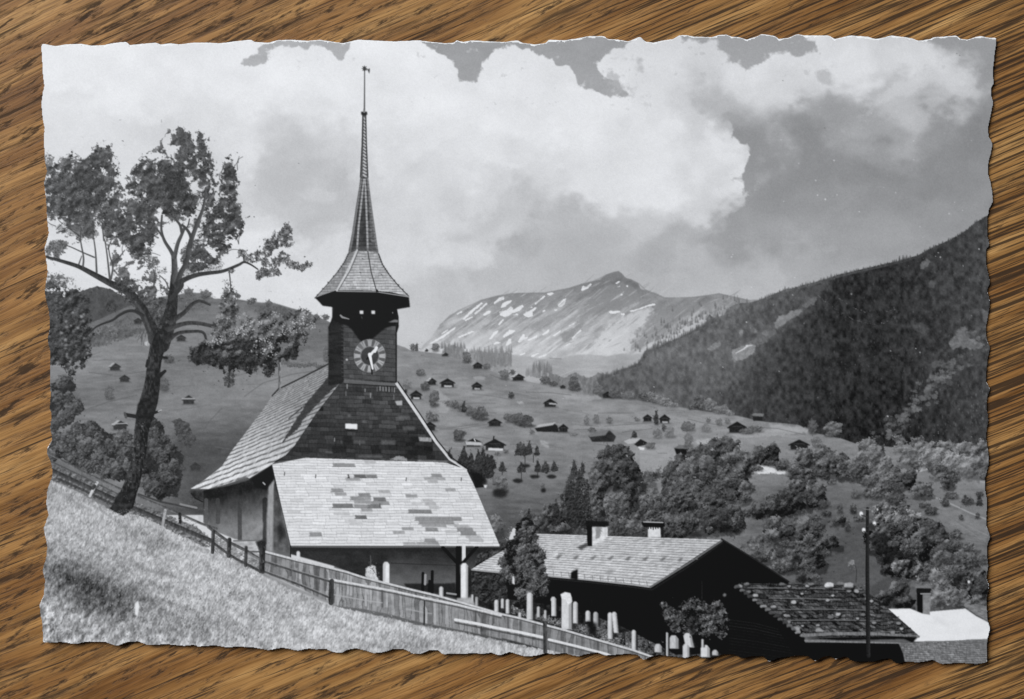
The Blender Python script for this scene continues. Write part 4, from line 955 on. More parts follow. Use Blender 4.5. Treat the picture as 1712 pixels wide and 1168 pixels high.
def paint_church():
    # ---------- nave roof
    roof = [549.5, 610, 574, 633, 557, 656, 531, 689, 494, 744, 479, 760, 461, 771, 455, 776, 418, 799, 414, 797, 382, 808, 350, 816.5, 319, 817, 345, 800, 372, 779, 387, 755, 412, 722, 439, 686, 456, 662, 466, 651, 505, 632]

    def t(X, Y):
        return 163 + np.clip((Y - 690) * .50, -8, 50) + np.clip((470 - X) * .05, -4, 8)
    shingles([(466, 648), (580, 590), (478, 765), (316, 822)], roof, 25, 30, t, 7, 78, 'roof', line=.46, jw=.07, streak=9, wavy=.06)
    poly([549.5, 630, 512, 674, 484, 698, 473, 704, 483, 699, 513, 675.5, 500, 694, 486, 716, 473, 738, 472, 742, 483, 730, 495, 720, 502, 712, 506, 704, 517, 692, 529, 678, 541, 665, 555, 652, 574, 635, 574, 625, 551, 614],
         58, 'roof', soft=.8, rough=.8, cell=3, tex=7, tcell=(8, 3), a=.93)
    stroke([484, 699, 495, 690, 505, 682], 2.2, 62, None, .8)
    stroke([464, 752, 470, 748], 5, 120, None, .5, soft=2)
    stroke([549.5, 608, 505, 631, 466, 650, 456, 661], 2.2, 48, 'roof')
    stroke([575, 634, 557, 657, 531, 690, 494, 745, 479, 761, 462, 771], 2.0, 34, 'roof')
    stroke([319, 818, 350, 818.5, 384, 810.5, 416, 801], 3.6, 84, 'roof')
    stroke([418, 800, 456, 777], 2, 70, 'roof')
    # finial of the roof ridge
    stroke([468.5, 600, 468.5, 648], 4.4, 70, 'roof', v2=150, tex=30)
    stroke([469, 596, 469, 604], 3, 50, 'roof')
    # ---------- wall under the nave eave
    poly([341, 819, 384, 811, 416, 802, 455, 778, 460, 790, 487, 912, 486, 930, 450, 922, 420, 905, 394, 900, 364, 888, 341, 872],
         lambda X, Y: np.clip(44 + (Y - (838 - (X - 341) * .22)) * 1.55, 36, 128) - 12 * np.exp(-((X - 470) / 12) ** 2), 'church_wall', soft=.6, tex=9, tcell=(6, 9))
    for x, w, v in ((346, 6, 92), (365.5, 7, 70), (402, 7, 62), (444.5, 9, 40)):
        stroke([x, 835, x + .5, 905 if x > 390 else 872], w, v, 'church_wall', .75, tex=6)
    poly([450, 812, 460, 800, 458, 860, 457, 920, 447, 918, 447, 870], 152, 'church_wall', soft=.8, tex=10, tcell=(3, 9))
    poly([460, 800, 466, 830, 480, 890, 486, 912, 486, 930, 458, 921, 459, 860], lambda X, Y: 66 + (Y - 800) * .2, 'church_wall', soft=.8, tex=16, tcell=(7, 9))
    poly([463, 880, 472, 872, 478, 892, 470, 905], 36, None, soft=3, a=.8)
    poly([406, 899, 438, 876, 441, 870, 441, 884, 420, 901], 140, 'church_wall', soft=1, tex=8)
    poly([455, 777, 440, 788, 420, 800, 432, 815, 447, 818, 458, 800], 28, 'church_wall', soft=1, a=.85)
    stroke([441, 806, 444, 809], 2.2, 175)
    stroke([457, 777, 465, 815, 478, 870, 487, 910], 2.6, 52, 'porch_roof')
    poly([319, 819, 340, 819, 342, 836, 325, 832], 50, 'church_wall', soft=1, tex=14)
    stroke([321, 824, 328, 832, 340, 838], 2, 34)
    poly([390, 902, 428, 901, 432, 925, 445, 935, 440, 948, 420, 935, 395, 910], 172, 'church_wall', soft=.8, rough=1, cell=3, tex=22, tcell=(8, 3))
    stroke([392, 903, 430, 902], 2.4, 110, 'church_wall')
    stroke([418, 921, 434, 921], 2.5, 90, 'church_wall')
    poly([430, 905, 446, 898, 446, 932, 436, 925], 48, 'church_wall', soft=1, tex=10)
    poly([312, 867, 322, 861, 341, 861, 341, 872, 325, 874], 200, None, soft=.8, tex=10)
    # ---------- porch
    poly([487, 910, 835, 910, 830, 913, 800, 925, 765, 1000, 760, 1003, 640, 975, 560, 945, 487, 925], lambda X, Y: 50 - np.clip((X - 560) * .06, 0, 12) + np.clip((X - 640) / 14, 0, 1) * np.clip((Y - 925) * 1.0 + 8, 0, 56), 'porch', soft=.5, tex=5, tcell=(14, 7))
    stroke([655, 940, 700, 942, 765, 944], 1.4, 44, None, .8)
    poly([676, 974, 740, 974, 762, 973, 766, 1000, 735, 992, 700, 985, 680, 980], 36, 'porch', soft=1, a=.9)
    poly([487, 912, 840, 912, 835, 917, 487, 921], 44, 'porch', soft=1)
    stroke([489, 912, 600, 913, 835, 912], 3.6, 92, 'porch')
    # post and braces
    stroke([767, 914, 767, 1000], 8.5, 24, 'porch')
    stroke([776, 912, 776, 936], 6, 214, 'porch')
    stroke([741, 914, 767, 942], 5.5, 22, 'porch')
    stroke([798, 913, 772, 942], 5, 24, 'porch')
    poly([769, 942, 775, 942, 774, 958, 770, 960], 80, 'porch', soft=.8)
    # stones seen in the porch
    grave(771, 940, 783, 1000, 226)
    poly([764, 998, 790, 997, 795, 1010, 764, 1004], 165, 'gravestone', soft=.8, tex=14)
    grave(641.5, 938, 652, 975, 224, 0, False)
    poly([641.5, 975, 641.5, 945, 644, 939, 646, 938, 645, 975], 190, 'gravestone', soft=.5)
    poly([612, 948, 620, 944, 629, 945, 631, 962, 636, 970, 612, 962], 195, 'gravestone', soft=1, rough=1.2, cell=3, tex=24, tcell=(3, 3))
    leaves([612, 955, 616, 944, 620, 930, 624, 938, 632, 940, 636, 962, 640, 970], 40, 150, 90, (1, 2.2), 'churchyard', .3, 4, 0, 1)
    stroke([620.5, 928, 621, 946], 1.4, 90)
    grave(497, 920, 503, 933, 205, 0, False)
    stroke([487, 896, 487, 930], 2, 40)
    for x, ya, yb, v in ((708, 957, 986, 22), (712, 960, 975, 150), (723.5, 954, 992, 20), (719, 970, 986, 24)):
        stroke([x, ya, x - .5, yb], 4 if v > 50 else 4.6, v, 'gravestone' if v > 50 else 'porch')
    grave(735, 979, 742, 998, 205)
    grave(789, 992, 792, 1004, 190, 0, False)
    stroke([748, 990, 763, 992], 3, 150)
    # ---------- shingled front gable
    gable = [574, 632, 662, 638, 668, 650, 700, 697, 729, 740, 752, 767, 775, 783, 720, 773, 600, 767, 512, 765, 464, 771, 479, 760, 494, 744, 531, 689, 557, 657]

    def tg(X, Y):
        v = 66 - np.clip((Y - 660) * .10, 0, 9) + 9 * np.exp(-((Y - 690) / 20) ** 2 - ((X - 640) / 60) ** 2)
        return v - 12 * np.exp(-((X - 680) / 34) ** 2 - ((Y - 742) / 18) ** 2)
    shingles([(470, 632), (780, 640), (790, 777), (460, 768)], gable, 20, 22, tg, 7, 36, 'gable', line=.17, jw=.05, streak=5, wavy=.05)
    poly([576, 631, 662, 636, 662, 645, 576, 640], 100, 'gable', soft=.6, tex=7, tcell=(14, 2))
    stroke([576, 641, 662, 646], 1.4, 38)
    for x, y, h in ((581, 643, 6), (579, 655, 6), (620, 658, 6), (659, 661, 6), (631, 648, 5), (636, 647, 5), (641, 648, 5), (646, 648, 5), (651, 648, 6), (656, 648, 6), (660, 649, 6), (611, 651, 3), (602, 737, 6), (560, 733, 4)):
        stroke([x, y - 1, x, y + h], 1.6, 165 if RNG.random() > .3 else 120, None, .8)
    poly([578, 707.5, 598, 708, 598, 717, 578, 716], 226, 'gable', soft=.5)
    stroke([578, 718, 598, 719], 2, 34)
    poly([661, 670, 673, 669, 673, 677, 664, 677], 170, 'gable', soft=.5)
    poly([700, 730, 722, 731, 722, 738, 702, 737], 150, 'gable', soft=.5, tex=16, tcell=(2, 6))
    for x0, y0, x1, y1, v in ((592, 735, 611, 741, 92), (638, 735, 662, 743, 96), (666, 694, 686, 701, 98), (674, 712, 694, 719, 94), (606, 702, 613, 707, 105), (582, 691, 587, 697, 110), (545, 754, 557, 757, 120), (600, 760, 640, 765, 96), (570, 735, 573, 742, 90), (618, 709, 622, 716, 96)):
        poly([x0, y0, x1, y0 + .6, x1, y1, x0, y1 - .6], v, None, soft=.8, a=.75, tex=8, tcell=(3, 3))
    for x0, y0, x1, y1 in ((686, 729, 700, 738), (680, 752, 722, 760), (690, 744, 708, 750), (574, 728, 590, 740), (556, 744, 580, 756)):
        poly([x0, y0, x1, y0, x1, y1, x0, y1], 36, None, soft=1, a=.7)
    poly([496, 763, 520, 757, 560, 764, 640, 766, 700, 768, 745, 772, 720, 773, 512, 766], 70, None, soft=2, rough=1.5, cell=4, a=.6, tex=14)
    poly([650, 768, 664, 762, 676, 762, 684, 770], 150, None, soft=1.5, rough=1.5, cell=3)
    poly([698, 768, 750, 770, 745, 773, 700, 772], 120, None, soft=1, tex=16)
    stroke([663, 640, 700, 694, 729, 738, 752, 767, 780, 785], [4.4, 4.6, 4.2, 3.4, 3], 205, 'gable', tex=10)
    stroke([666, 638, 703, 692, 732, 736, 754, 763, 781, 782], 1.6, 30, 'gable')
    # ---------- porch roof
    pr = [456, 775.6, 512, 764.5, 600, 768, 720, 771.5, 747, 773, 780, 784, 792, 808, 810, 850, 835, 909, 835, 912, 487, 910, 470, 838]
    shingles([(454, 769), (776, 772), (838, 913), (487, 913)], pr, 30, 17, lambda X, Y: 217 - np.clip((X - 700) * .03, 0, 4) + 0 * Y, 6, 150, 'porch_roof', line=.24, jw=.05, streak=6, wavy=.06)

    def Z(x0, x1, y0, y1):
        s = 4.076
        return [(440 + x0 / s, 740 + y0 / s), (440 + x1 / s, 740 + (y0 + 1) / s), (440 + (x1 + 6) / s, 740 + y1 / s), (440 + (x0 + 6) / s, 740 + (y1 - 1) / s)]
    for (x0, x1, y0, y1, v) in ((475, 625, 137, 160, 138), (620, 700, 213, 236, 92), (700, 775, 213, 236, 122), (562, 662, 236, 257, 150), (578, 586, 212, 235, 40), (1145, 1215, 207, 228, 138), (1095, 1240, 230, 252, 158), (1120, 1190, 252, 273, 170), (465, 545, 308, 331, 142), (490, 568, 335, 357, 148), (650, 730, 340, 362, 132),
                                (595, 690, 363, 386, 138), (690, 735, 363, 390, 150), (752, 835, 368, 393, 108), (620, 735, 388, 413, 148), (735, 858, 395, 416, 140), (475, 612, 411, 438, 112), (620, 720, 418, 440, 138), (715, 803, 418, 441, 112), (668, 745, 443, 465, 150), (628, 705, 490, 513, 104), (785, 865, 318, 340, 166), (970, 1050, 347, 371, 150), (1240, 1310, 305, 328, 152),
                                (1085, 1152, 378, 398, 174), (1100, 1178, 402, 426, 172), (1130, 1200, 428, 450, 180), (990, 1145, 451, 475, 124), (1035, 1350, 501, 525, 134), (1060, 1298, 527, 549, 138), (1080, 1248, 550, 572, 150), (1105, 1190, 573, 597, 134), (1300, 1400, 553, 573, 166), (1320, 1428, 573, 598, 134), (1345, 1450, 600, 624, 130), (1380, 1480, 627, 648, 170), (1400, 1500, 650, 672, 172),
                                (945, 1025, 570, 594, 150), (885, 965, 595, 618, 158), (318, 400, 605, 630, 140), (1100, 1175, 648, 668, 136), (1110, 1195, 668, 688, 134), (955, 1040, 672, 692, 158), (1045, 1150, 672, 692, 150), (480, 590, 470, 491, 186), (1000, 1080, 245, 262, 192), (690, 770, 120, 140, 180), (560, 640, 520, 545, 194), (590, 680, 540, 562, 190), (1240, 1320, 590, 612, 184), (1010, 1080, 400, 420, 190)):
        poly(Z(x0, x1, y0, y1), v, None, soft=.4, tex=8, tcell=(3, 5), a=.95)
        if v < 145:
            stroke([440 + x0 / 4.076, 740 + (y1 + 1) / 4.076, 440 + (x1 + 6) / 4.076, 740 + (y1 + 1) / 4.076], 1.1, v - 40, None, .8)
    for x, y in ((680, 801), (529, 796), (477, 792), (772, 801), (636, 844)):
        stroke([x, y - 3, x - .6, y + 2], 1.6, 90)
    stroke([488, 910, 835, 910], 2.2, 222, None, .8)
    stroke([676, 911, 735, 911], 2.6, 130, None, .8)
    # ---------- tower
    poly([556, 506, 663, 506, 663, 517, 666, 534, 667, 546, 663.5, 557, 663, 640, 576, 633, 573, 640, 549.5, 645, 550, 628, 551, 560, 550, 547, 556, 530], 40, 'tower', soft=.6, tex=3)
    shingles([(573, 540), (664, 544), (663, 638), (574, 632)], [574, 542, 662, 545, 663, 638, 575, 633], 12, 12, 76, 6, 40, 'tower', line=.16, jw=.04, streak=3)
    poly([549.5, 545, 575, 543, 574, 634, 550, 644], 42, 'tower', soft=.8, tex=7, tcell=(20, 4))
    for i in range(14):
        stroke([572, 545 + i * 6.4, 576, 546 + i * 6.4], 1.6, 74, None, .7)
    poly([560, 508, 664, 508, 664, 540, 655, 545, 645, 548, 628, 562, 614, 573, 608, 574, 600, 566, 590, 552, 583, 545, 556, 535], 29, 'tower', soft=.8)
    stroke([557, 532, 551, 547, 552, 553], 2, 34, 'tower')
    stroke([663, 516, 666, 530, 666, 545, 663, 556, 663, 638], 2.2, 30, 'tower')
    for x in (602, 621.5):
        poly([x, 519, x + 6, 519, x + 6, 524.6, x, 524.2], 214, 'tower', soft=.7)
    stroke([570, 527, 573, 530, 584, 533], [3, 3.4, 1.6], 140)
    poly([649, 538.5, 660, 534, 666, 534.5, 666, 538.5], 120, None, soft=.5)
    stroke([657, 522, 657, 523], 1.6, 130)
    poly(ell(580.5, 601, 2, 2, 8), 190, None, soft=.4)
    stroke([605, 529, 606, 532], 1.4, 70)
    # ---------- clock
    cx, cy = 618.7, 594.6
    poly(ell(cx, cy, 27.5, 28.6, 40, .004), 40, 'clock_face', soft=.4)
    poly(ell(cx, cy, 26.8, 27.9, 40, .004), 158, 'clock_face', soft=.4)
    poly(ell(cx, cy, 25.2, 26.3, 40, .004), 112, 'clock_face', soft=.4, tex=12, tcell=(4, 4))
    for h in range(12):
        a = math.radians(h * 30 - 90)
        for d, w in (((-.075, 2.4), (.075, 2.4)) if h % 3 else ((-.10, 2.2), (0, 2.4), (.10, 2.2))):
            ca, sa = math.cos(a + d), math.sin(a + d)
            stroke([cx + 17 * math.cos(a + d * .9), cy + 17.4 * math.sin(a + d * .9), cx + 24.4 * ca, cy + 25.2 * sa], w, 182 if 2 < h < 11 else 168, 'clock_face', .8)
        a2 = a + math.radians(15)
        stroke([cx + 17 * math.cos(a2), cy + 17.4 * math.sin(a2), cx + 25 * math.cos(a2), cy + 25.6 * math.sin(a2)], [3.2, 5], 84, 'clock_face', .8)
    poly([598, 574, 606, 574, 612, 582, 606, 588, 600, 584], 130, None, soft=2, a=.5)
    poly(ell(cx, cy, 16, 16.4, 32, .004), 150, 'clock_face', soft=.4)
    poly(ell(cx, cy, 14.9, 15.4, 32, .004), 64, 'clock_face', soft=.5, tex=5)
    stroke([617, 596, 621, 608, 622.6, 625], [3.4, 3, 2.2], 20, 'clock_face')
    stroke([617, 596, 614, 600], 2.4, 28, 'clock_face')
    stroke([618.6, 594.5, 624, 588, 630, 582], [5, 4, 4], 226, 'clock_face')
    stroke([627, 587, 630, 581], 5, 226, 'clock_face')
    stroke([618.6, 592, 621, 604, 623.5, 616], [5.6, 4, 3], 230, 'clock_face')
    # ---------- belfry eave and spire
    poly([527, 497, 533, 503, 540, 511, 556, 513, 663, 517, 686, 513, 684, 495, 632, 483, 563, 483], 27, 'tower', soft=.5, tex=3)
    sp = [607.8, 192, 611.8, 192, 613, 240, 615.5, 292, 618.5, 318, 624, 360, 629, 395, 633.5, 424, 640, 442, 652, 460, 668, 479, 684, 495, 660, 489, 630, 486, 600, 485, 563.5, 485, 545, 491, 527, 498, 548, 475, 566, 452, 577, 436, 583, 422, 589, 392, 596, 345, 601, 315, 604, 292, 606.4, 240]
    shingles([(527, 420), (684, 420), (684, 497), (527, 497)], sp, 17, 26, lambda X, Y: np.where(Y > 419, 176 - 38 * (X < 596 - (Y - 418) * .49) + np.clip((Y - 440) * .3, -6, 10), 64 + 0 * X), 9, 92, 'spire', line=.3, jw=.06, streak=9)
    # steep upper part: dark faces between pale hips
    up = [606, 240, 613, 240, 615.5, 292, 618.5, 318, 624, 360, 629, 395, 633.5, 424, 628, 420, 614, 418, 598, 417, 583, 424, 589, 392, 596, 345, 601, 315, 604, 292]
    poly(up, lambda X, Y: 78 + 24 * (X > 615 + (Y - 300) * .06) - 8 * (X < 603 - (Y - 320) * .1), 'spire', soft=.4, tex=26, tcell=(4, 2.4))
    poly([599, 330, 607, 330, 601, 412, 590, 415], 60, None, soft=1, a=.6, tex=14, tcell=(4, 2))
    poly([610, 330, 613.5, 372, 613.5, 414, 602, 414, 604, 372], 56, None, soft=1, a=.7, tex=12, tcell=(4, 2))
    poly([607, 193, 612.5, 193, 616, 296, 603.6, 296], 92, 'spire', soft=.4)
    for i in range(18):
        y = 197 + i * 5.6
        w = 1.6 + i * .22
        stroke([610 - w * .3, y, 610 + w * .5, y + 3.4], 1.7 + i * .08, 196, 'spire', .85)
        stroke([610 - w * 1.2, y + 4.4, 610 + w * 1.2, y + 4.4], 1.2, 60, None, .7)
    stroke([607, 193, 606, 240, 603, 296], 1.3, 44, 'spire')
    stroke([612.6, 193, 613.4, 240, 616, 296], 1.3, 56, 'spire')
    for pts in ([609, 300, 604, 345, 600, 380, 597.5, 418], [611, 300, 613, 345, 614.5, 384, 615.5, 420], [605, 300, 598, 345, 591, 392, 586, 420], [615, 300, 621, 345, 627.5, 392, 631, 422]):
        stroke(pts, [2.6, 3, 3.2, 3.2], 172 if pts[0] in (609, 611) else 124, 'spire', .9)
    for i in range(20):
        y = 302 + i * 6
        hw = float(np.interp(y, [292, 318, 360, 395, 424], [5, 8, 13, 18.5, 24]))
        stroke([610 - hw, y, 610 + hw * .98, y + .6], 1.0, 36, None, .5)
    stroke([597.5, 418, 584, 450, 564, 485], 3.2, 196, 'spire', tex=8)
    stroke([599.5, 420, 586, 452, 566.5, 485], 1.3, 86)
    stroke([615.5, 420, 621, 454, 630, 486], 1.6, 62, 'spire')
    stroke([633.5, 424, 640, 442, 652, 460, 668, 479, 684, 495], 1.6, 66, 'spire')
    stroke([583, 424, 577, 437, 566, 453, 548, 475, 527, 498], 1.4, 84, 'spire')
    for pts, n in (([633, 424, 640, 442, 652, 460, 684, 495], 14), ([583, 424, 577, 437, 566, 453, 527, 498], 13)):
        q = np.array(pts, float).reshape(-1, 2)
        for k in range(n):
            f = (k + .5) / n * (len(q) - 1)
            i = int(f)
            p = q[i] + (q[i + 1] - q[i]) * (f - i)
            poly(ell(p[0], p[1], 1.3, 1.3, 7), 52, 'spire', soft=.3)
    poly([583, 424, 597, 417, 615, 419, 633, 424, 630, 412, 586, 412], 80, None, soft=2, rough=2, cell=3, a=.5)
    for x, y in ((602, 455), (638, 459), (606, 432)):
        stroke([x, y, x + 2, y + 1], 1.6, 90)
    stroke([563, 486.5, 630, 487.5, 684, 496], 1.6, 190, None, .8)
    poly([629, 484, 632, 484, 634, 488, 629, 488], 30, None)
    # knob, rod and vane
    poly([604.5, 187, 614.5, 187, 615, 191.5, 612.5, 193.5, 606.5, 193.5, 604.5, 191], 38, 'spire', soft=.4)
    stroke([609.8, 180, 609.6, 187], [2, 4], 128, 'spire')
    stroke([610.4, 118, 610, 184], [1.8, 2.6], 112, 'weather_vane', v2=84)
    poly([608, 112, 612, 112, 613, 116, 611, 119, 608, 118], 44, 'weather_vane', soft=.4)
    for a in range(8):
        stroke([610.3, 115, 610.3 + 4.4 * math.cos(a * .785), 115 + 4.6 * math.sin(a * .785)], 1.1, 58, 'weather_vane', .85)
    stroke([612, 116, 617, 117.5], 1.2, 80, 'weather_vane')
    poly([615.5, 117, 619, 114.5, 618.6, 124, 617, 121], 56, 'weather_vane', soft=.3)


def paint_meadow():
    top = [60, 786, 85, 800, 137, 824, 184, 849, 219, 852, 271, 876, 340, 913, 355, 921, 384, 930, 414, 946, 439, 958, 490, 982, 548, 1009, 621, 1024, 702, 1043, 774, 1055, 840, 1069, 900, 1082, 1016, 1098, 1016, 1118, 60, 1118]

    def t(X, Y):
        v = 174 + 0 * X
        v = v - 98 * np.exp(-((X - 150) / 110) ** 2 - ((Y - 982 - .35 * (X - 150)) / 42) ** 2) - 34 * np.exp(-((X - 250) / 40) ** 2 - ((Y - 900 - .3 * (X - 250)) / 16) ** 2)
        v = v - 30 * np.exp(-((X - 360) / 60) ** 2 - ((Y - 1045) / 20) ** 2) - 30 * np.exp(-((X - 690) / 40) ** 2 - ((Y - 1075) / 10) ** 2) + 12 * np.exp(-((X - 560) / 120) ** 2 - ((Y - 1050) / 25) ** 2)
        v = v - 20 * np.exp(-((X - 90) / 30) ** 2 - ((Y - 820) / 30) ** 2) + 12 * np.exp(-((X - 360) / 60) ** 2 - ((Y - 960) / 24) ** 2)
        v = v - 22 * np.exp(-((X - 110) / 60) ** 2 - ((Y - 1060) / 30) ** 2)
        # tufts and blades, coarser near the viewer
        near = np.clip((Y - 850 - (X - 60) * .28) / 200, 0, 1) * np.clip(1 - (X - 60) / 600, .0, 1)
        h, w = X.shape
        lean = X + (Y - 950) * .35
        fine = vn_warp(lean / 1.15, Y / 2.5) - .5
        mid = vn_warp(lean / 3.2 + 40, Y / 5.5 + 9) - .5
        big = vn_warp(lean / 7 + 80, Y / 9 + 30) - .5
        tuft = vn_warp(X / 17 + 11, (Y - X * .3) / 8) - .5
        return v + fine * 62 + mid * (40 + 44 * near) + big * (14 + 74 * near) + tuft * 30
    bb, m = poly(top, t, 'meadow', soft=1.2, rough=2.2, cell=4)
    # dark foot of the fence
    for a in ([85, 798, 140, 822, 190, 848, 225, 850, 275, 874, 345, 912], [440, 957, 500, 985, 555, 1006, 620, 1020, 700, 1040, 770, 1052, 850, 1070]):
        stroke(a, 6, 96, None, .5, soft=3)
    for a, w in (([90, 818, 110, 826, 130, 840, 150, 850], 4), ([150, 905, 180, 917, 215, 935, 250, 950, 300, 965], 3), ([190, 934, 216, 940, 260, 956, 290, 964], 3), ([240, 905, 262, 915, 285, 935], 4), ([160, 845, 200, 872, 215, 880], 4), ([90, 930, 130, 945, 170, 950], 3)):
        stroke(a, w, 100, None, .22, soft=2.5)
    for x, y, r, v in [(RNG.uniform(62, 1010), RNG.uniform(795, 1115), RNG.random(), RNG.random()) for _ in range(14000)]:
        yy, xx = int((y - Y0) * SS), int((x - X0) * SS)
        if yy >= PH or LAB[yy, xx] != L['meadow']:
            continue
        tone = float(IMG[yy, xx]) + (34 if v > .45 else -34) * (.3 + r)
        stamp(xx, yy, (1.1 + .8 * r) * SS * .5, min(228.0, max(78.0, tone)), .4, math.pi / 2 + RNG.normal(.3, .3), 'meadow', .5)
    for i in range(1500):
        x, y = 76 + 380 * RNG.random() ** 1.5, RNG.uniform(900, 1092)
        s = .5 + .5 * (y - 925) / 165
        xx, yy = (x - X0) * SS, (y - Y0) * SS
        stamp(xx, yy, RNG.uniform(1.6, 4.6) * s * SS * .5, RNG.choice([70, 78, 88, 100, 178, 196, 214] if vn_warp(np.float64(x / 14), np.float64(y / 10)) > .5 else [70, 78, 84, 92, 104, 112, 190]), .42, math.pi / 2 + RNG.normal(.5, .4), 'meadow', .7)
    poly([228, 1008, 233, 1002, 236, 1012, 233, 1028, 228, 1026], 222, None, soft=1)
    leaves([1010, 1100, 1060, 1090, 1110, 1098, 1200, 1102, 1200, 1118, 1010, 1118], 60, 190, 300, (1, 2.2), 'meadow', .2, 4, .6, 1)


def boards(pts_top, pts_bot, lab, v, dv=16, w=5.5, dark=70):
    q = list(pts_top) + list(pts_bot[::-1])
    bb, m = poly(q, v, lab, soft=.5, tex=10, tcell=(7, 5))
    h, ww = m.shape
    X, Y = xy(bb)
    c = X / w + RNG.random() + (fbm(h, ww, 60, 8 * SS, 2) - .5) * 1.2
    hv = RNG.normal(0, 1, 512)
    tone = IMG[bb[1]:bb[3], bb[0]:bb[2]] + dv * hv[np.floor(c).astype(int) % 512] + 16 * (vnoise(h, ww, 16 * SS, 1.2 * SS) - .5)
    f = c - np.floor(c)
    tone = tone - (tone - dark) * (f < .16) * .6 * (hv[(np.floor(c).astype(int) * 7) % 512] > -.4)
    put(bb, m, tone)


def paint_fences():
    # board fence of the churchyard
    T1 = [(443, 920), (500, 935), (540, 944), (580, 954), (608, 963), (651, 974), (690, 984), (729, 993), (765, 1003), (800, 1013), (838, 1024), (870, 1031), (907, 1041), (945, 1051), (982, 1062), (1020, 1073), (1058, 1084), (1090, 1095), (1096, 1106)]
    B1 = [(443, 956), (500, 980), (540, 1000), (580, 1012), (608, 1016), (651, 1024), (690, 1036), (729, 1042), (765, 1050), (800, 1056), (838, 1064), (870, 1072), (907, 1082), (945, 1090), (982, 1096), (1020, 1100), (1058, 1104), (1090, 1108), (1094, 1110)]
    boards(T1, B1, 'board_fence', 128, 15)
    boards([(555, 968), (608, 977), (657, 986), (711, 998), (765, 1008), (840, 1026)], [(555, 1010), (608, 1016), (657, 1026), (711, 1040), (765, 1050), (840, 1066)], 'board_fence', 136, 15, 6)
    for x, y0, y1 in ((613, 975, 1010), (621, 975, 1006), (633, 980, 1010), (648, 985, 1012), (583, 960, 990), (588, 962, 992), (566, 982, 1008), (503, 940, 965), (728, 1003, 1040), (747, 1010, 1040)):
        stroke([x, y0, x, y1], 4, 182, 'board_fence', .65, soft=.6, tex=12)
    for x, y0, y1 in ((559, 985, 1005), (640, 985, 1012), (796, 1020, 1045), (806, 1024, 1052), (530, 948, 985), (545, 950, 985), (462, 925, 945), (487, 935, 960), (850, 1032, 1056), (870, 1038, 1062), (893, 1044, 1066), (940, 1055, 1080), (1000, 1072, 1092)):
        stroke([x, y0, x, y1], 4, 62, 'board_fence', .5, soft=.8)
    poly([470, 940, 482, 930, 490, 940, 484, 955], 150, None, soft=2, rough=2, cell=3, a=.5)
    stroke([p for t in T1[:-1] for p in (t[0], t[1] + .5)], 3.2, 200, 'board_fence', tex=12)
    stroke([p for t in T1[:-1] for p in (t[0], t[1] + 3.4)], 1.6, 74, 'board_fence', .8)
    # front rails of the board fence
    stroke([553, 967, 608, 977, 657, 986, 711, 998, 765, 1009, 838, 1027], 3.4, 206, 'board_fence', tex=12)
    stroke([553, 971, 608, 981, 657, 990, 711, 1002, 765, 1013, 838, 1031], 2.2, 76, 'board_fence', .8)
    stroke([556, 992, 590, 998, 618, 1003, 640, 1006], 2, 170, None, .8)
    stroke([680, 1016, 708, 1022, 722, 1024], 2.4, 165, None, .7)
    stroke([762, 1034, 800, 1041, 827, 1047, 870, 1055, 907, 1063], 4.6, 218, 'board_fence', tex=8)
    stroke([762, 1039, 827, 1052, 907, 1068], 2.6, 70, 'board_fence', .8)
    stroke([918, 1067, 960, 1077, 1014, 1091, 1030, 1098], 4, 214, 'board_fence', tex=8)
    stroke([918, 1071, 960, 1081, 1014, 1095], 2.2, 74, 'board_fence', .7)
    stroke([911.5, 1040, 912, 1088], 6.5, 52, 'board_fence', v2=84, tex=12)
    stroke([710.5, 1003, 710, 1042], 2.4, 44, 'board_fence')
    for a in ([440, 936, 500, 955, 558, 972], [441, 953, 500, 975, 556, 999]):
        stroke(a, 3.4, 70, 'board_fence', v2=84, tex=14)
        stroke([a[0], a[1] - 2.2, a[2], a[3] - 2.2, a[4], a[5] - 2.2], 1.4, 150, None, .7, tex=10)
    stroke([556, 970, 555, 1006], 8, 50, 'board_fence', v2=76, tex=12)
    stroke([442, 917, 441, 955], 6, 44, 'board_fence', tex=10)
    for x in (580, 600, 625, 650, 680, 720, 750, 780, 820):
        leaves(ell(x, 1008 + (x - 580) * .24, 8, 6), 90, 200, 30, (1, 2.2), 'meadow', .3, 4, 0, 2)
    # weeds between the rails
    leaves([78, 768, 139, 796, 199, 824, 231, 838, 278, 858, 330, 880, 356, 902, 350, 916, 300, 892, 240, 862, 190, 848, 140, 822, 78, 798], 62, 148, 900, (1, 2.2), 'meadow', .05, 5, .85, 2)
    leaves([355, 888, 384, 908, 414, 924, 440, 940, 440, 958, 412, 946, 384, 930, 356, 920], 70, 165, 200, (1, 2.2), 'meadow', .1, 4, .6, 1.5)
    # pole fence on the left
    R = 'rail_fence'
    stroke([60, 742, 82, 757, 139, 787, 199, 815, 231, 828, 278, 848, 340, 875, 363, 883], [2.4, 3, 3.6, 4, 4, 4, 4.4], 118, R, v2=70, tex=14)
    stroke([233, 825, 270, 838, 330, 850], 3, 62, R, .9)
    stroke([60, 772, 90, 786, 137, 808, 192, 833, 224, 848, 274, 869, 340, 897, 356, 903], [6, 7, 7, 7, 7, 7], 84, R, v2=52, tex=12)
    stroke([100, 800, 140, 818, 190, 842], 4, 60, R, .8, tex=10)
    stroke([86, 770, 139, 795, 199, 825], 2.4, 70, R, .7)
    stroke([303, 842, 330, 848], 3.4, 140, R, .9)
    stroke([350, 880, 384, 905, 414, 920, 441, 937], 5.2, 104, R, v2=70, tex=16)
    stroke([414, 923, 439, 936], 3.4, 130, R, .8)
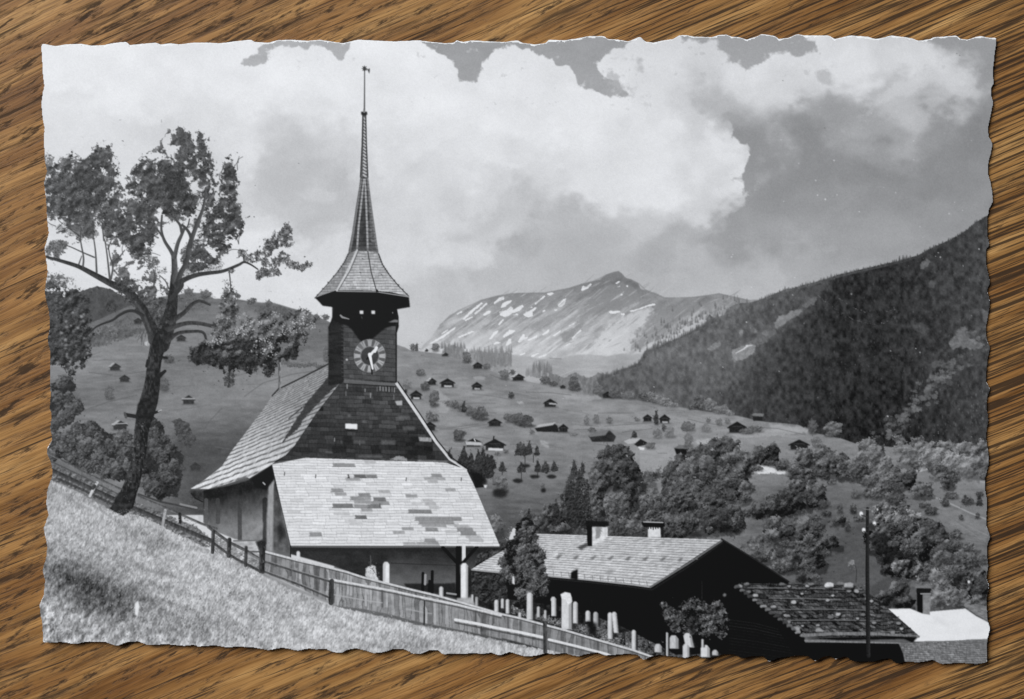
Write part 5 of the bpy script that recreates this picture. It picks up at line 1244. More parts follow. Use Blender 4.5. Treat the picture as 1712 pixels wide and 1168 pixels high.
    stroke([350, 900, 382, 924, 398, 934, 418, 944, 441, 956], 4.2, 78, R, v2=60, tex=12)
    for x, y0, y1, w in ((358, 887, 922, 6), (385, 901, 928, 7), (413, 914, 944, 5.5), (438, 918, 954, 6)):
        stroke([x, y0, x - 1, y1], w, 78, R, v2=50, tex=16)
    stroke([164, 806, 152, 828], 4.6, 196, R, tex=20)
    stroke([157, 815, 160, 812], 6, 60)
    stroke([278, 852, 273, 880], 4.4, 176, R, .9, tex=20)
    stroke([139, 785, 139, 820], 1.6, 90, R, .8)
    stroke([302, 858, 303, 872], 5, 40, R)
    leaves([150, 786, 162, 784, 168, 792, 158, 796], 110, 190, 30, (1, 2), None, .1, 4, 0, 1)
    leaves([110, 782, 140, 792, 200, 818, 195, 828, 140, 804], 60, 150, 160, (1, 2.2), None, .4, 4, 0, 2)
    leaves([240, 842, 300, 858, 330, 870, 330, 885, 280, 862, 240, 850], 60, 150, 140, (1, 2.2), None, .4, 4, 0, 2)


def paint_tree():
    T = 'trunk'

    def branch(pts, *args, **kw_):
        stroke(smooth(pts), *args, **kw_)
    f = 'tree'
    kw = dict(jit=22, sphere=.12)
    # foliage behind the limbs
    leaves([72, 470, 92, 476, 110, 484, 124, 480, 138, 492, 150, 500, 156, 522, 152, 545, 160, 560, 150, 575, 120, 572, 72, 570], 26, 100, 1500, (1.3, 2.8), f, .10, 9, .9, 6, **kw)
    leaves([72, 560, 110, 556, 150, 562, 152, 590, 144, 600, 146, 614, 130, 626, 117, 634, 110, 612, 92, 610, 72, 604], 24, 92, 900, (1.3, 2.8), f, .08, 9, .9, 5, **kw)
    leaves([72, 440, 90, 462, 104, 458, 116, 470, 110, 482, 90, 480, 72, 474], 40, 110, 160, (1.2, 2.6), f, .3, 6, .5, 4, **kw)
    for i in range(26):
        x, y = RNG.uniform(95, 150), RNG.uniform(520, 610)
        poly(ell(x, y, RNG.uniform(1.5, 3.8), RNG.uniform(1.2, 2.6), 7, .3), RNG.uniform(130, 190), f, soft=.8, a=.75)
    leaves([82, 540, 95, 505, 120, 482, 90, 470, 80, 480], 48, 110, 120, (1.4, 2.8), f, .2, 6, 0, 3)
    leaves([176, 515, 182, 500, 192, 500, 200, 510, 196, 520, 184, 522], 38, 90, 90, (1.4, 2.6), f, .1, 5, .6, 2)
    leaves([190, 468, 215, 464, 240, 476, 252, 500, 246, 516, 222, 514, 203, 498], 32, 112, 420, (1.2, 2.6), f, .15, 6, .8, 5)
    leaves([222, 505, 246, 478, 282, 478, 288, 520, 278, 552, 262, 545, 243, 524], 36, 116, 460, (1.2, 2.6), f, .32, 6, .75, 5)
    # crown masses (upper left)
    leaves([70, 250, 82, 247, 84, 262, 92, 276, 110, 264, 128, 256, 136, 264, 148, 266, 162, 250, 172, 243, 190, 245, 191, 262, 197, 284, 192, 300, 188, 320, 176, 338, 162, 356, 150, 350, 132, 362, 122, 376, 104, 368, 90, 360, 78, 362, 76, 300], 27, 124, 4600, (1.2, 2.6), f, .13, 9, .86, 6, **kw)
    leaves([125, 300, 150, 280, 175, 290, 178, 330, 160, 356, 145, 340], 26, 66, 1100, (1.4, 2.8), f, .12, 8, .5, 4, **kw)
    for x, y, r in ((124, 307, 6), (135, 325, 8), (110, 330, 6), (140, 352, 5), (95, 295, 5), (186, 352, 6)):
        leaves(ell(x, y, r, r * .8), 130, 190, 16, (1.2, 2.4), None, .2, 4, 0, 2)
    leaves([92, 378, 110, 374, 122, 372, 134, 384, 160, 380, 168, 392, 150, 402, 128, 398, 108, 388], 44, 110, 260, (1.2, 2.6), f, .2, 5, .3, 3, **kw)
    leaves([112, 362, 150, 352, 162, 372, 158, 398, 140, 396, 128, 376], 38, 96, 420, (1.2, 2.6), f, .1, 6, .5, 3, **kw)
    leaves([168, 340, 190, 330, 212, 332, 230, 336, 250, 342, 262, 362, 264, 386, 254, 416, 244, 430, 236, 434, 222, 424, 206, 404, 196, 396, 180, 396, 166, 384], 27, 118, 2200, (1.2, 2.6), f, .24, 9, .86, 6, **kw)
    leaves([208, 410, 225, 404, 246, 420, 262, 436, 238, 434, 220, 424], 42, 104, 260, (1.2, 2.6), f, .25, 5, .2, 3, **kw)
    leaves([210, 312, 214, 300, 226, 284, 236, 264, 244, 262, 250, 272, 262, 270, 276, 264, 290, 268, 304, 278, 316, 306, 328, 340, 328, 356, 318, 366, 302, 356, 290, 362, 276, 362, 266, 344, 248, 338, 232, 336, 220, 322], 25, 114, 3000, (1.2, 2.6), f, .15, 9, .86, 6, **kw)
    leaves([262, 280, 296, 270, 312, 300, 316, 330, 290, 330, 270, 310], 26, 70, 1000, (1.3, 2.8), f, .1, 8, .5, 4, **kw)
    leaves([296, 216, 303, 210, 310, 220, 322, 222, 326, 245, 330, 266, 326, 286, 312, 296, 300, 280, 294, 262, 300, 245, 296, 236], 30, 98, 900, (1.3, 2.7), f, .2, 6, .75, 4, **kw)
    leaves([333, 220, 341, 221, 346, 240, 352, 264, 359, 276, 356, 300, 346, 312, 336, 300, 326, 296, 318, 286, 330, 270, 330, 250], 30, 98, 900, (1.3, 2.7), f, .2, 6, .75, 4, **kw)
    leaves([336, 318, 350, 306, 362, 306, 374, 296, 376, 280, 374, 272, 380, 260, 387, 262, 390, 276, 399, 286, 398, 300, 394, 325, 402, 342, 398, 356, 392, 364, 412, 371, 404, 394, 386, 404, 386, 420, 374, 426, 362, 416, 350, 414, 336, 404, 326, 396, 342, 382, 346, 366, 342, 340], 25, 108, 3000, (1.2, 2.6), f, .24, 8, .84, 6, **kw)
    leaves([310, 445, 302, 432, 318, 418, 334, 412, 352, 428, 372, 436, 356, 446, 338, 452, 322, 456], 30, 98, 800, (1.3, 2.7), f, .16, 6, .75, 3, **kw)
    leaves([300, 425, 310, 408, 325, 400, 345, 412, 330, 430], 40, 100, 300, (1.3, 2.6), f, .2, 5, .4, 3, **kw)
    # thin twigs and scattered sprays joining the clumps
    for i in range(150):
        x, y = [(RNG.uniform(84, 195), RNG.uniform(290, 400)), (RNG.uniform(180, 262), RNG.uniform(340, 430)), (RNG.uniform(215, 330), RNG.uniform(275, 365)), (RNG.uniform(330, 400), RNG.uniform(270, 420))][i % 4]
        a_ = -math.pi / 2 + RNG.normal(0, .7)
        ln = RNG.uniform(10, 26)
        branch([x, y, x + ln * .5 * math.cos(a_) + RNG.normal(0, 1.5), y + ln * .5 * math.sin(a_), x + ln * math.cos(a_ + .2), y + ln * math.sin(a_ + .2)], [1.5, .8], 62, f, .75)
    leaves([78, 300, 120, 270, 190, 250, 200, 300, 215, 320, 236, 268, 300, 214, 356, 230, 360, 290, 385, 262, 404, 340, 410, 375, 380, 425, 330, 450, 312, 440, 340, 385, 320, 370, 280, 372, 262, 380, 262, 430, 235, 440, 170, 395, 120, 400, 80, 370],
           34, 110, 500, (1.2, 2.4), f, .62, 13, .75, 7, jit=20)
    leaves([180, 440, 205, 400, 225, 425, 262, 445, 275, 480, 240, 470, 205, 470], 40, 110, 160, (1.1, 2.3), f, .6, 9, .7, 5, jit=22)
    leaves([292, 470, 310, 440, 345, 440, 376, 432, 372, 450, 330, 458], 38, 108, 320, (1.1, 2.4), f, .25, 6, .2, 4, jit=22)
    leaves([270, 500, 290, 488, 318, 492, 345, 486, 362, 500, 345, 520, 310, 520, 285, 520], 44, 118, 300, (1.1, 2.3), f, .35, 6, .1, 5, jit=22)
    # left end
    leaves([76, 420, 84, 404, 100, 400, 118, 404, 112, 416, 104, 424, 100, 434, 86, 436], 38, 100, 420, (1.3, 2.6), f, .08, 6, .6, 3, **kw)
    leaves([80, 462, 100, 458, 120, 462, 132, 478, 120, 486, 100, 478], 44, 110, 200, (1.3, 2.6), f, .3, 5, .1, 3, **kw)
    leaves(ell(256, 438, 14, 12), 38, 100, 190, (1.3, 2.6), f, .18, 5, .5, 3, **kw)
    leaves(ell(270, 452, 12, 7), 42, 104, 80, (1.2, 2.4), f, .3, 5, .1, 2)
    # trunk and limbs
    branch([211, 838, 217, 822, 226, 795, 234, 760, 238, 720, 243, 695], [31, 27, 24, 22, 24, 26], 58, T, v2=34, tex=22)
    poly([184, 850, 192, 840, 200, 822, 228, 822, 222, 840, 219, 852, 208, 862, 196, 856], 46, T, soft=1, rough=1.5, cell=3, tex=14)
    leaves([180, 848, 200, 852, 224, 850, 226, 864, 200, 868, 182, 858], 90, 190, 120, (1, 2.4), 'meadow', .35, 4, 0, 2, angs=(1.3, .3), asp=.4)
    branch([243, 695, 250, 670, 256, 640, 258, 615, 262, 590, 270, 566], [30, 30, 26, 23, 24, 30], 54, T, v2=34, tex=20)
    poly([231, 676, 237, 668, 246, 664, 262, 660, 266, 664, 260, 685, 250, 708, 228, 708, 230, 694], 40, T, soft=1, tex=12)
    for i in range(90):
        x, y = RNG.normal(0, 7), RNG.uniform(700, 845)
        cx = np.interp(y, [695, 720, 760, 795, 830, 850], [243, 238, 234, 226, 216, 210])
        stamp((cx + x - X0) * SS, (y - Y0) * SS, RNG.uniform(1.2, 3), RNG.choice([120, 140, 90, 30, 28]), .6, RNG.uniform(0, 3), T, .7)
    branch([212, 693, 230, 696], 6.5, 44, T, v2=40)
    branch([210, 690, 212, 697], 4, 80, T)
    branch([252, 692, 264, 688, 270, 686], [6, 4, 2], 36, T)
    branch([266, 687, 271, 685], 2.2, 170)
    branch([262, 634, 270, 626, 277, 620], [9, 7, 5], 38, T)
    branch([246, 612, 248, 602], 4, 40, T)
    branch([268, 596, 280, 598], 4, 36, T)
    poly(ell(247, 574, 5, 4), 185, None, soft=1.2, rough=1.2, cell=3, a=.9)
    # left great limb
    branch([260, 568, 256, 552, 244, 527, 231, 505, 214, 487, 189, 475, 159, 459, 134, 446, 110, 438, 78, 429], [22, 20, 17, 16, 14, 11, 9, 7, 6, 4], 66, T, v2=36, tex=10)
    branch([252, 552, 242, 526, 230, 508], 4, 98, None, .5, soft=1)
    # central fork
    branch([270, 575, 282, 540, 288, 515, 291, 488, 293, 462], [30, 26, 19, 15, 13], 36, T, v2=46, tex=10)
    branch([293, 470, 293, 445, 292, 428], [12, 10, 9], 54, T, v2=96, tex=8)
    branch([292, 430, 286, 418, 276, 402, 271, 384, 272, 360], [7, 6, 5, 4, 3], 84, T, v2=60)
    branch([272, 395, 262, 382, 252, 392], [3, 2], 70, T)
    branch([293, 430, 298, 408, 304, 394, 309, 382], [7, 6.5, 5.5, 5], 88, T, v2=66)
    branch([305, 388, 302, 376, 294, 366, 288, 360], [5, 4, 3], 70, T)
    branch([309, 384, 315, 378, 318, 366], [3, 2], 70, T)
    branch([296, 486, 302, 460, 312, 440, 318, 418], [9, 9, 8, 8], 52, T, v2=84)
    branch([286, 500, 304, 480, 306, 470, 316, 462], [8, 6, 4], 56, T)
    branch([316, 422, 320, 404, 327, 384, 334, 366, 340, 350, 344, 330, 345, 314], [9, 8, 7, 6.5, 5, 4, 3], 58, T, v2=92)
    branch([320, 412, 320, 396, 314, 384, 306, 376], [6, 5, 4], 66, T)
    # small uprights from the left limb
    for a in ([163, 455, 161, 420, 156, 385], [140, 446, 141, 430, 136, 400, 137, 380], [133, 442, 138, 428], [185, 468, 182, 440, 179, 416, 176, 400], [187, 466, 190, 445, 185, 428, 182, 408], [190, 438, 200, 430, 210, 418], [182, 416, 188, 400], [159, 430, 140, 422, 118, 412, 104, 408], [136, 396, 120, 384, 112, 380],
              [258, 480, 260, 462, 257, 450], [283, 482, 278, 470, 268, 460], [175, 402, 172, 372, 170, 350], [156, 390, 158, 372]):
        branch(a, [3.4, 1.6] if a[0] in (163, 185, 187, 140) else [2.6, 1.4], 78, T, .9, v2=58)
    # right limbs
    branch([296, 476, 312, 466, 332, 459, 352, 456, 374, 453, 399, 443, 409, 438, 420, 442, 432, 450], [10, 8, 7, 6, 5, 4, 3, 2], 52, T, v2=62, tex=8)
    branch([409, 438, 408, 430], 2, 56, T)
    branch([286, 538, 308, 523, 323, 508, 336, 503, 352, 509], [10, 7, 6, 5, 4], 46, T, v2=70, tex=8)
    branch([282, 550, 308, 541, 332, 540, 364, 547, 390, 556], [9, 7, 6.5, 6, 4], 54, T, v2=70, tex=8)
    branch([281, 570, 298, 557, 320, 554, 340, 555, 346, 570, 347, 592], [8, 6, 5, 4.4, 4, 2], 46, T, v2=66, tex=8)
    branch([240, 527, 226, 520, 214, 520, 200, 527, 189, 535, 164, 545, 147, 560], [6, 5, 5, 4.6, 4, 3, 2], 56, T, v2=44)
    branch([384, 452, 386, 470, 387, 492], 1.8, 56, T)
    for i in range(18):
        x, y = RNG.uniform(232, 250), RNG.uniform(540, 565)
        branch([x, y, x + RNG.normal(-3, 3), y + RNG.uniform(6, 16)], .9, 66, None, .5)
    # twig leaves in front
    leaves([120, 360, 160, 345, 172, 372, 168, 392, 140, 385], 40, 110, 160, (1.3, 2.6), f, .3, 5, 0, 3)
    leaves([268, 350, 290, 340, 320, 350, 324, 364, 300, 358, 280, 362], 38, 104, 180, (1.3, 2.6), f, .2, 5, 0, 3)
    leaves([186, 458, 212, 464, 240, 488, 250, 512, 226, 508, 200, 482], 32, 108, 260, (1.3, 2.6), f, .3, 6, .6, 5)
    leaves([248, 520, 262, 500, 282, 496, 286, 530, 276, 560, 264, 560], 30, 100, 200, (1.3, 2.6), f, .3, 6, .5, 5)
    leaves([304, 452, 330, 448, 350, 446, 330, 456], 40, 104, 60, (1.3, 2.6), f, .2, 5, 0, 3)
    # right hand spray
    for x, y, rx, ry in ((407, 423, 8, 6), (420, 431, 12, 8), (436, 428, 10, 9), (449, 420, 9, 9), (455, 410, 14, 9), (469, 399, 15, 12), (481, 388, 9, 11), (484, 405, 9, 9), (474, 431, 12, 9), (440, 456, 11, 9), (456, 456, 15, 7), (463, 440, 9, 9), (490, 442, 13, 6), (504, 447, 11, 5), (516, 442, 7, 5), (446, 440, 8, 7), (434, 464, 5, 5), (388, 453, 6, 4), (481, 376, 3, 4), (447, 405, 4, 5)):
        leaves(ell(x, y, rx, ry), 32, 98, int(rx * ry * 1.0 + 14), (1.5, 3), f, .14, 5, .5, 2, **kw)
    leaves([376, 468, 386, 462, 392, 484, 388, 492, 374, 488], 40, 110, 90, (1.2, 2.4), f, .25, 5, 0, 2)
    # big blossoming bough
    low = [369, 500, 380, 484, 392, 490, 396, 512, 410, 520, 424, 526, 446, 522, 456, 518, 468, 532, 480, 528, 490, 518, 500, 520, 508, 512, 514, 524, 530, 534, 530, 545, 522, 568, 505, 574, 498, 590, 488, 604, 474, 602, 462, 594, 458, 612, 458, 630, 446, 629, 440, 612, 430, 616, 420, 630, 408, 625,
           400, 610, 384, 616, 370, 618, 360, 606, 342, 618, 330, 606, 312, 610, 310, 598, 328, 578, 348, 566, 362, 556, 370, 540, 364, 520]
    leaves(low, 22, 138, 4000, (1.3, 2.8), f, .2, 11, .88, 8, tone_y=.85, **kw)
    leaves([375, 520, 420, 530, 455, 525, 480, 540, 505, 520, 520, 545, 505, 568, 470, 575, 440, 565, 400, 560, 370, 560, 350, 580, 340, 575, 370, 545], 66, 196, 900, (1.5, 3), f, .35, 7, 0, 4, **kw)
    for (x, y, rx, ry, n) in ((385, 540, 12, 10, 34), (400, 555, 16, 8, 40), (440, 575, 16, 12, 50), (452, 590, 12, 12, 44), (415, 545, 14, 10, 34), (500, 545, 12, 12, 40), (478, 550, 12, 10, 34), (510, 525, 7, 10, 26), (425, 590, 16, 5, 14), (368, 568, 12, 8, 26), (460, 525, 9, 7, 20), (520, 545, 8, 7, 20)):
        for k in range(n):
            a, r = RNG.uniform(0, 6.28), math.sqrt(RNG.random())
            stamp((x + rx * r * math.cos(a) - X0) * SS, (y + ry * r * math.sin(a) - Y0) * SS, RNG.uniform(1.1, 2.7) * SS * .5, RNG.uniform(150, 215), .65, RNG.uniform(0, 3.1), f, .85)
    for (x, y, rx, ry, n) in ((415, 605, 22, 18, 300), (450, 616, 10, 14, 120), (486, 592, 12, 12, 130), (350, 595, 18, 14, 200), (382, 604, 16, 8, 130), (335, 600, 16, 10, 120), (405, 575, 18, 9, 120)):
        leaves(ell(x, y, rx, ry), 26, 74, n, (1.4, 2.8), f, .05, 6, .5, 3)
    leaves(ell(384, 634, 9, 13), 34, 92, 130, (1.4, 2.6), f, .08, 5, .6, 2)
    branch([384, 614, 384, 634], 1.6, 44, f)
    leaves(ell(383, 512, 13, 34), 30, 118, 420, (1.4, 2.6), f, .16, 7, .8, 5)
    leaves(ell(376, 545, 20, 14), 30, 150, 260, (1.4, 2.6), f, .2, 7, .6, 5)


def paint_finish():
    """grain of the old photo, dust specks and scratches"""
    for i in range(150):
        x = RNG.uniform(700, 1640) if i % 2 else RNG.uniform(1220, 1640)
        y = RNG.uniform(120, 700) if i % 3 else RNG.uniform(150, 480)
        stamp((x - X0) * SS, (y - Y0) * SS, RNG.choice([1.2, 1.2, 1.6, 2.2, 3]), 218, RNG.uniform(.4, 1), RNG.uniform(0, 3), None, RNG.uniform(.25, .75))
    for x, y in ((1308, 135), (1378, 214), (1603, 93), (500, 273), (1598, 90)):
        stamp((x - X0) * SS, (y - Y0) * SS, 2, 70, .6, .5, None, .7)
    # creased emulsion on the wooded slope
    for a in ([1384, 507, 1394, 514, 1403, 521, 1414, 526, 1423, 532, 1434, 536, 1444, 539, 1456, 541, 1467, 542, 1478, 539, 1490, 535, 1498, 529, 1506, 524], [1400, 497, 1412, 505, 1428, 515, 1436, 518, 1447, 522], [1366, 493, 1376, 502, 1385, 508]):
        q = np.array(a, float).reshape(-1, 2)
        for (ax, ay), (bx, by) in zip(q[:-1], q[1:]):
            for k in range(5):
                s = RNG.random()
                x, y = ax + (bx - ax) * s + RNG.normal(0, .6), ay + (by - ay) * s + RNG.normal(0, .6)
                stamp((x - X0) * SS, (y - Y0) * SS, RNG.uniform(.8, 1.8), RNG.choice([205, 170, 30]), .5, math.atan2(by - ay, bx - ax) % math.pi, None, .75)
    for i in range(50):
        x, y = 1490 + RNG.normal(0, 5), 518 + RNG.normal(0, 5)
        stamp((x - X0) * SS, (y - Y0) * SS, RNG.uniform(.7, 2), RNG.choice([190, 150, 40]), .4, RNG.uniform(0, 3), None, .6)
    for x, y, v in ((1530, 582, 225), (1171, 606, 200), (1208, 613, 210), (1488, 586, 190), (1302, 620, 190), (1093, 646, 215), (388, 1050, 200)):
        stamp((x - X0) * SS, (y - Y0) * SS, 2.4, v, .5, .4, None, .85)
    k = (IMG[:-2] + 2 * IMG[1:-1] + IMG[2:]) / 4
    IMG[1:-1] = k
    IMG[:, 1:-1] = (IMG[:, :-2] + 2 * IMG[:, 1:-1] + IMG[:, 2:]) / 4

# light levels
VEIL, GAIN = .011, 1.0
AMB = .05
WPOS, WSIZE, WPOW = (-2.1, 1.8, 2.3), (2.2, 2.2), 236

import bpy
import bmesh

# ---------------------------------------------------------------------------
# 3.  THE SCENE: a small postcard (140 x 90 mm) lying on an oak table top, metres
# ---------------------------------------------------------------------------
for fn in (paint_sky, gaps_of_sky, paint_mountain, paint_far, paint_hills, paint_hillside, paint_woods, paint_churchyard, paint_chalet,
           paint_graves, paint_barns, paint_church, paint_meadow, paint_fences, paint_tree, paint_finish):
    fn()

sc = bpy.context.scene
COL = sc.collection
CAM = (0.0152226, 0.0060893, 0.2188906)
EUL = (-0.0281394, 0.0663764, 0.0052954)
FOV = math.radians(38.0)
FPX = 1712 / 2 / math.tan(FOV / 2)


def rot(rx, ry, rz):
    cx, sx, cy, sy, cz, sz = math.cos(rx), math.sin(rx), math.cos(ry), math.sin(ry), math.cos(rz), math.sin(rz)
    return (np.array([[cz, -sz, 0], [sz, cz, 0], [0, 0, 1]]) @ np.array([[cy, 0, sy], [0, 1, 0], [-sy, 0, cy]])
            @ np.array([[1, 0, 0], [0, cx, -sx], [0, sx, cx]]))


ROT = rot(*EUL)


def on_table(px, py):
    """measured photograph pixel -> place on the table plane (metres)"""
    px, py = np.asarray(px, float), np.asarray(py, float)
    d = np.stack([(px - 856) / FPX, -(py - 584) / FPX, -np.ones_like(px)], -1) @ ROT.T
    t = -CAM[2] / d[..., 2]
    return CAM[0] + d[..., 0] * t, CAM[1] + d[..., 1] * t


def curl(x, y):
    """the old card is not quite flat: its lower edge and ends lift a little"""
    k = np.where(y < 0, .50e-3, .18e-3)
    return .04e-3 + k * (y / .045) ** 2 + .06e-3 * (x / .07) ** 2


THICK = .22e-3
OUT = [72, 74, 85, 76, 95, 78, 110, 75, 140, 74, 155, 77, 175, 76, 190, 73, 205, 71, 213, 71, 218, 76, 240, 74, 262, 72, 270, 75, 288, 73, 300, 75, 325, 72, 350, 72, 370, 73, 400, 69, 420, 67,
       428, 71, 450, 72, 465, 68, 490, 67, 515, 69, 535, 67, 560, 71, 575, 73, 590, 69, 600, 67, 640, 69, 660, 70, 700, 68, 725, 71, 745, 73, 760, 72, 763, 68, 775, 71, 790, 68, 820, 70, 845, 71, 855, 69,
       867, 68, 872, 72, 895, 75, 912, 73, 918, 67, 945, 68, 965, 65, 985, 61, 1010, 61, 1015, 66, 1035, 67, 1050, 70, 1060, 66, 1070, 62, 1078, 70, 1092, 72, 1105, 69, 1125, 66, 1135, 60, 1145, 59,
       1160, 62, 1190, 63, 1202, 59, 1216, 59, 1222, 62, 1235, 63, 1248, 67, 1262, 63, 1272, 58, 1283, 59, 1296, 61, 1300, 66, 1318, 64, 1332, 58, 1345, 60, 1385, 60, 1395, 66, 1412, 62, 1420, 60,
       1450, 62, 1462, 66, 1475, 64, 1488, 60, 1520, 64, 1535, 69, 1555, 66, 1560, 63, 1590, 61, 1598, 60, 1604, 66, 1617, 67, 1632, 62, 1640, 61, 1650, 64, 1664, 64,
       # right edge
       1664, 67, 1661, 90, 1659, 110, 1658, 125, 1660, 138, 1655, 148, 1656, 162, 1659, 172, 1656, 185, 1653, 200, 1650, 215, 1652, 230, 1658, 240, 1655, 255, 1651, 270, 1650, 290, 1655, 305, 1658, 325,
       1658, 338, 1652, 349, 1649, 366, 1649, 391, 1653, 409, 1647, 417, 1647, 438, 1650, 453, 1654, 472, 1649, 484, 1654, 504, 1651, 525, 1647, 545, 1648, 566, 1654, 581, 1650, 597, 1648, 617, 1647, 636,
       1654, 650, 1649, 663, 1648, 680, 1651, 702, 1648, 718, 1647, 732, 1651, 755, 1651, 776, 1645, 800, 1645, 815, 1648, 830, 1648, 848, 1647, 876, 1654, 896, 1649, 908, 1648, 921, 1650, 945, 1647, 964,
       1652, 979, 1647, 997, 1648, 1031, 1653, 1048, 1648, 1067, 1647, 1093, 1648, 1104,
       # bottom edge
       1633, 1107, 1598, 1105, 1572, 1107, 1558, 1100, 1536, 1104, 1513, 1103, 1497, 1107, 1488, 1098, 1474, 1099, 1460, 1103, 1426, 1103, 1412, 1094, 1395, 1100, 1387, 1093, 1374, 1096, 1362, 1103, 1350, 1094,
       1334, 1093, 1318, 1095, 1300, 1097, 1285, 1104, 1276, 1094, 1256, 1094, 1240, 1098, 1227, 1091, 1209, 1091, 1198, 1095, 1176, 1098, 1165, 1092, 1145, 1097, 1118, 1094, 1100, 1092, 1087, 1095, 1076, 1101,
       1067, 1092, 1051, 1090, 1040, 1091, 1011, 1093, 1000, 1088, 978, 1091, 967, 1095, 945, 1089, 927, 1091, 913, 1089, 898, 1093, 880, 1095, 864, 1090, 852, 1087, 836, 1093, 822, 1088, 806, 1091, 796, 1089,
       783, 1090, 771, 1090, 741, 1091, 734, 1084, 720, 1084, 705, 1090, 691, 1090, 680, 1083, 659, 1082, 641, 1088, 626, 1089, 614, 1085, 597, 1081, 581, 1084, 572, 1089, 558, 1087, 547, 1082, 530, 1083,
       518, 1081, 500, 1085, 475, 1080, 450, 1084, 430, 1080, 400, 1078, 383, 1080, 364, 1076, 334, 1078, 327, 1075, 311, 1077, 280, 1074, 252, 1076, 236, 1070, 217, 1070, 199, 1077, 178, 1070, 147, 1070,
       131, 1074, 103, 1070, 90, 1072, 75, 1071,
       # left edge
       76, 1058, 75, 1040, 72, 1026, 70, 1008, 77, 991, 79, 968, 74, 951, 81, 929, 82, 909, 76, 881, 84, 859, 80, 839, 82, 817, 91, 790, 88, 772, 81, 757, 81, 748, 90, 733, 86, 713, 89, 693, 85, 681, 87, 659, 86, 634,
       86, 584, 81, 567, 86, 544, 84, 520, 77, 490, 79, 470, 82, 451, 79, 431, 77, 413, 84, 389, 81, 364, 79, 329, 76, 304, 81, 285, 78, 272, 76, 238, 77, 212, 74, 198, 72, 170, 74, 155, 77, 142, 75, 128, 74, 110, 73, 90]
OUT = np.array(OUT, float).reshape(-1, 2)


def torn(q, step=2.2, amp=.55):
    """the deckle cut: the outline resampled finely, with paper fibres"""
    pts = []
    for a, b in zip(q, np.roll(q, -1, 0)):
        n = max(1, int(np.hypot(*(b - a)) / step))
        for k in range(n):
            pts.append(a + (b - a) * k / n)
    pts = np.array(pts)
    # smooth a little so that the teeth are round, then roughen
    s = (np.roll(pts, 1, 0) + 2 * pts + np.roll(pts, -1, 0)) / 4
    return s + RNG.normal(0, amp, s.shape) * .3


EDGE = torn(OUT)


# --------------------------------------------------------------- materials
def new_mat(name):
    m = bpy.data.materials.new(name)
    m.use_nodes = True
    nt = m.node_tree
    nt.nodes.clear()
    out = nt.nodes.new('ShaderNodeOutputMaterial')
    b = nt.nodes.new('ShaderNodeBsdfPrincipled')
    nt.links.new(b.outputs[0], out.inputs[0])
    return m, nt, b


def node(nt, kind, **kw):
    n = nt.nodes.new(kind)
    for k, v in kw.items():
        if k.startswith('_'):
            n.inputs[k[1:].replace('_', ' ')].default_value = v
        else:
            setattr(n, k, v)
    return n


def ramp(nt, src, stops, interp='LINEAR'):
    r = node(nt, 'ShaderNodeValToRGB')
    r.color_ramp.interpolation = interp
    e = r.color_ramp.elements
    while len(e) < len(stops):
        e.new(.5)
    for el, (p, c) in zip(e, stops):
        el.position = p
        el.color = (*c, 1) if len(c) == 3 else c
    nt.links.new(src, r.inputs['Fac'])
    return r.outputs['Color']


def mix(nt, fac, a, b, mode='MIX'):
    n = node(nt, 'ShaderNodeMix', data_type='RGBA', blend_type=mode)
    for key, val in ((0, fac), (6, a), (7, b)):
        if isinstance(val, (int, float)):
            n.inputs[key].default_value = val
        elif isinstance(val, tuple):
            n.inputs[key].default_value = (*val, 1)
        else:
            nt.links.new(val, n.inputs[key])
    return n.outputs[2]


def math_(nt, op, a, b=None, c=None):
    n = node(nt, 'ShaderNodeMath', operation=op)
    for i, v in enumerate((a, b, c)):
        if v is None:
            continue
        if isinstance(v, (int, float)):
            n.inputs[i].default_value = v
        else:
            nt.links.new(v, n.inputs[i])
    return n.outputs[0]


def print_material():
    m, nt, b = new_mat('glossy_photo_print')
    at = node(nt, 'ShaderNodeAttribute', attribute_name='ink')
    c = mix(nt, 1.0, at.outputs['Color'], (1.0, .988, 1.0), 'MULTIPLY')
    nt.links.new(c, b.inputs['Base Color'])
    b.inputs['Roughness'].default_value = .34
    b.inputs['Specular IOR Level'].default_value = .36
    tc = node(nt, 'ShaderNodeTexCoord')
    n = node(nt, 'ShaderNodeTexNoise', _Scale=900.0, _Detail=3.0)
    nt.links.new(tc.outputs['Object'], n.inputs['Vector'])
    bp = node(nt, 'ShaderNodeBump', _Strength=.05, _Distance=.0001)
    nt.links.new(n.outputs['Fac'], bp.inputs['Height'])
    nt.links.new(bp.outputs[0], b.inputs['Normal'])
    return m


def paper_material():
    m, nt, b = new_mat('white_card_fibre')
    tc = node(nt, 'ShaderNodeTexCoord')
    n = node(nt, 'ShaderNodeTexNoise', _Scale=1500.0, _Detail=4.0)
    nt.links.new(tc.outputs['Object'], n.inputs['Vector'])
    c = ramp(nt, n.outputs['Fac'], [(.3, (.70, .70, .70)), (.7, (.88, .885, .90))])
    nt.links.new(c, b.inputs['Base Color'])
    b.inputs['Roughness'].default_value = .8
    bp = node(nt, 'ShaderNodeBump', _Strength=.4, _Distance=.0001)
    nt.links.new(n.outputs['Fac'], bp.inputs['Height'])
    nt.links.new(bp.outputs[0], b.inputs['Normal'])
    return m


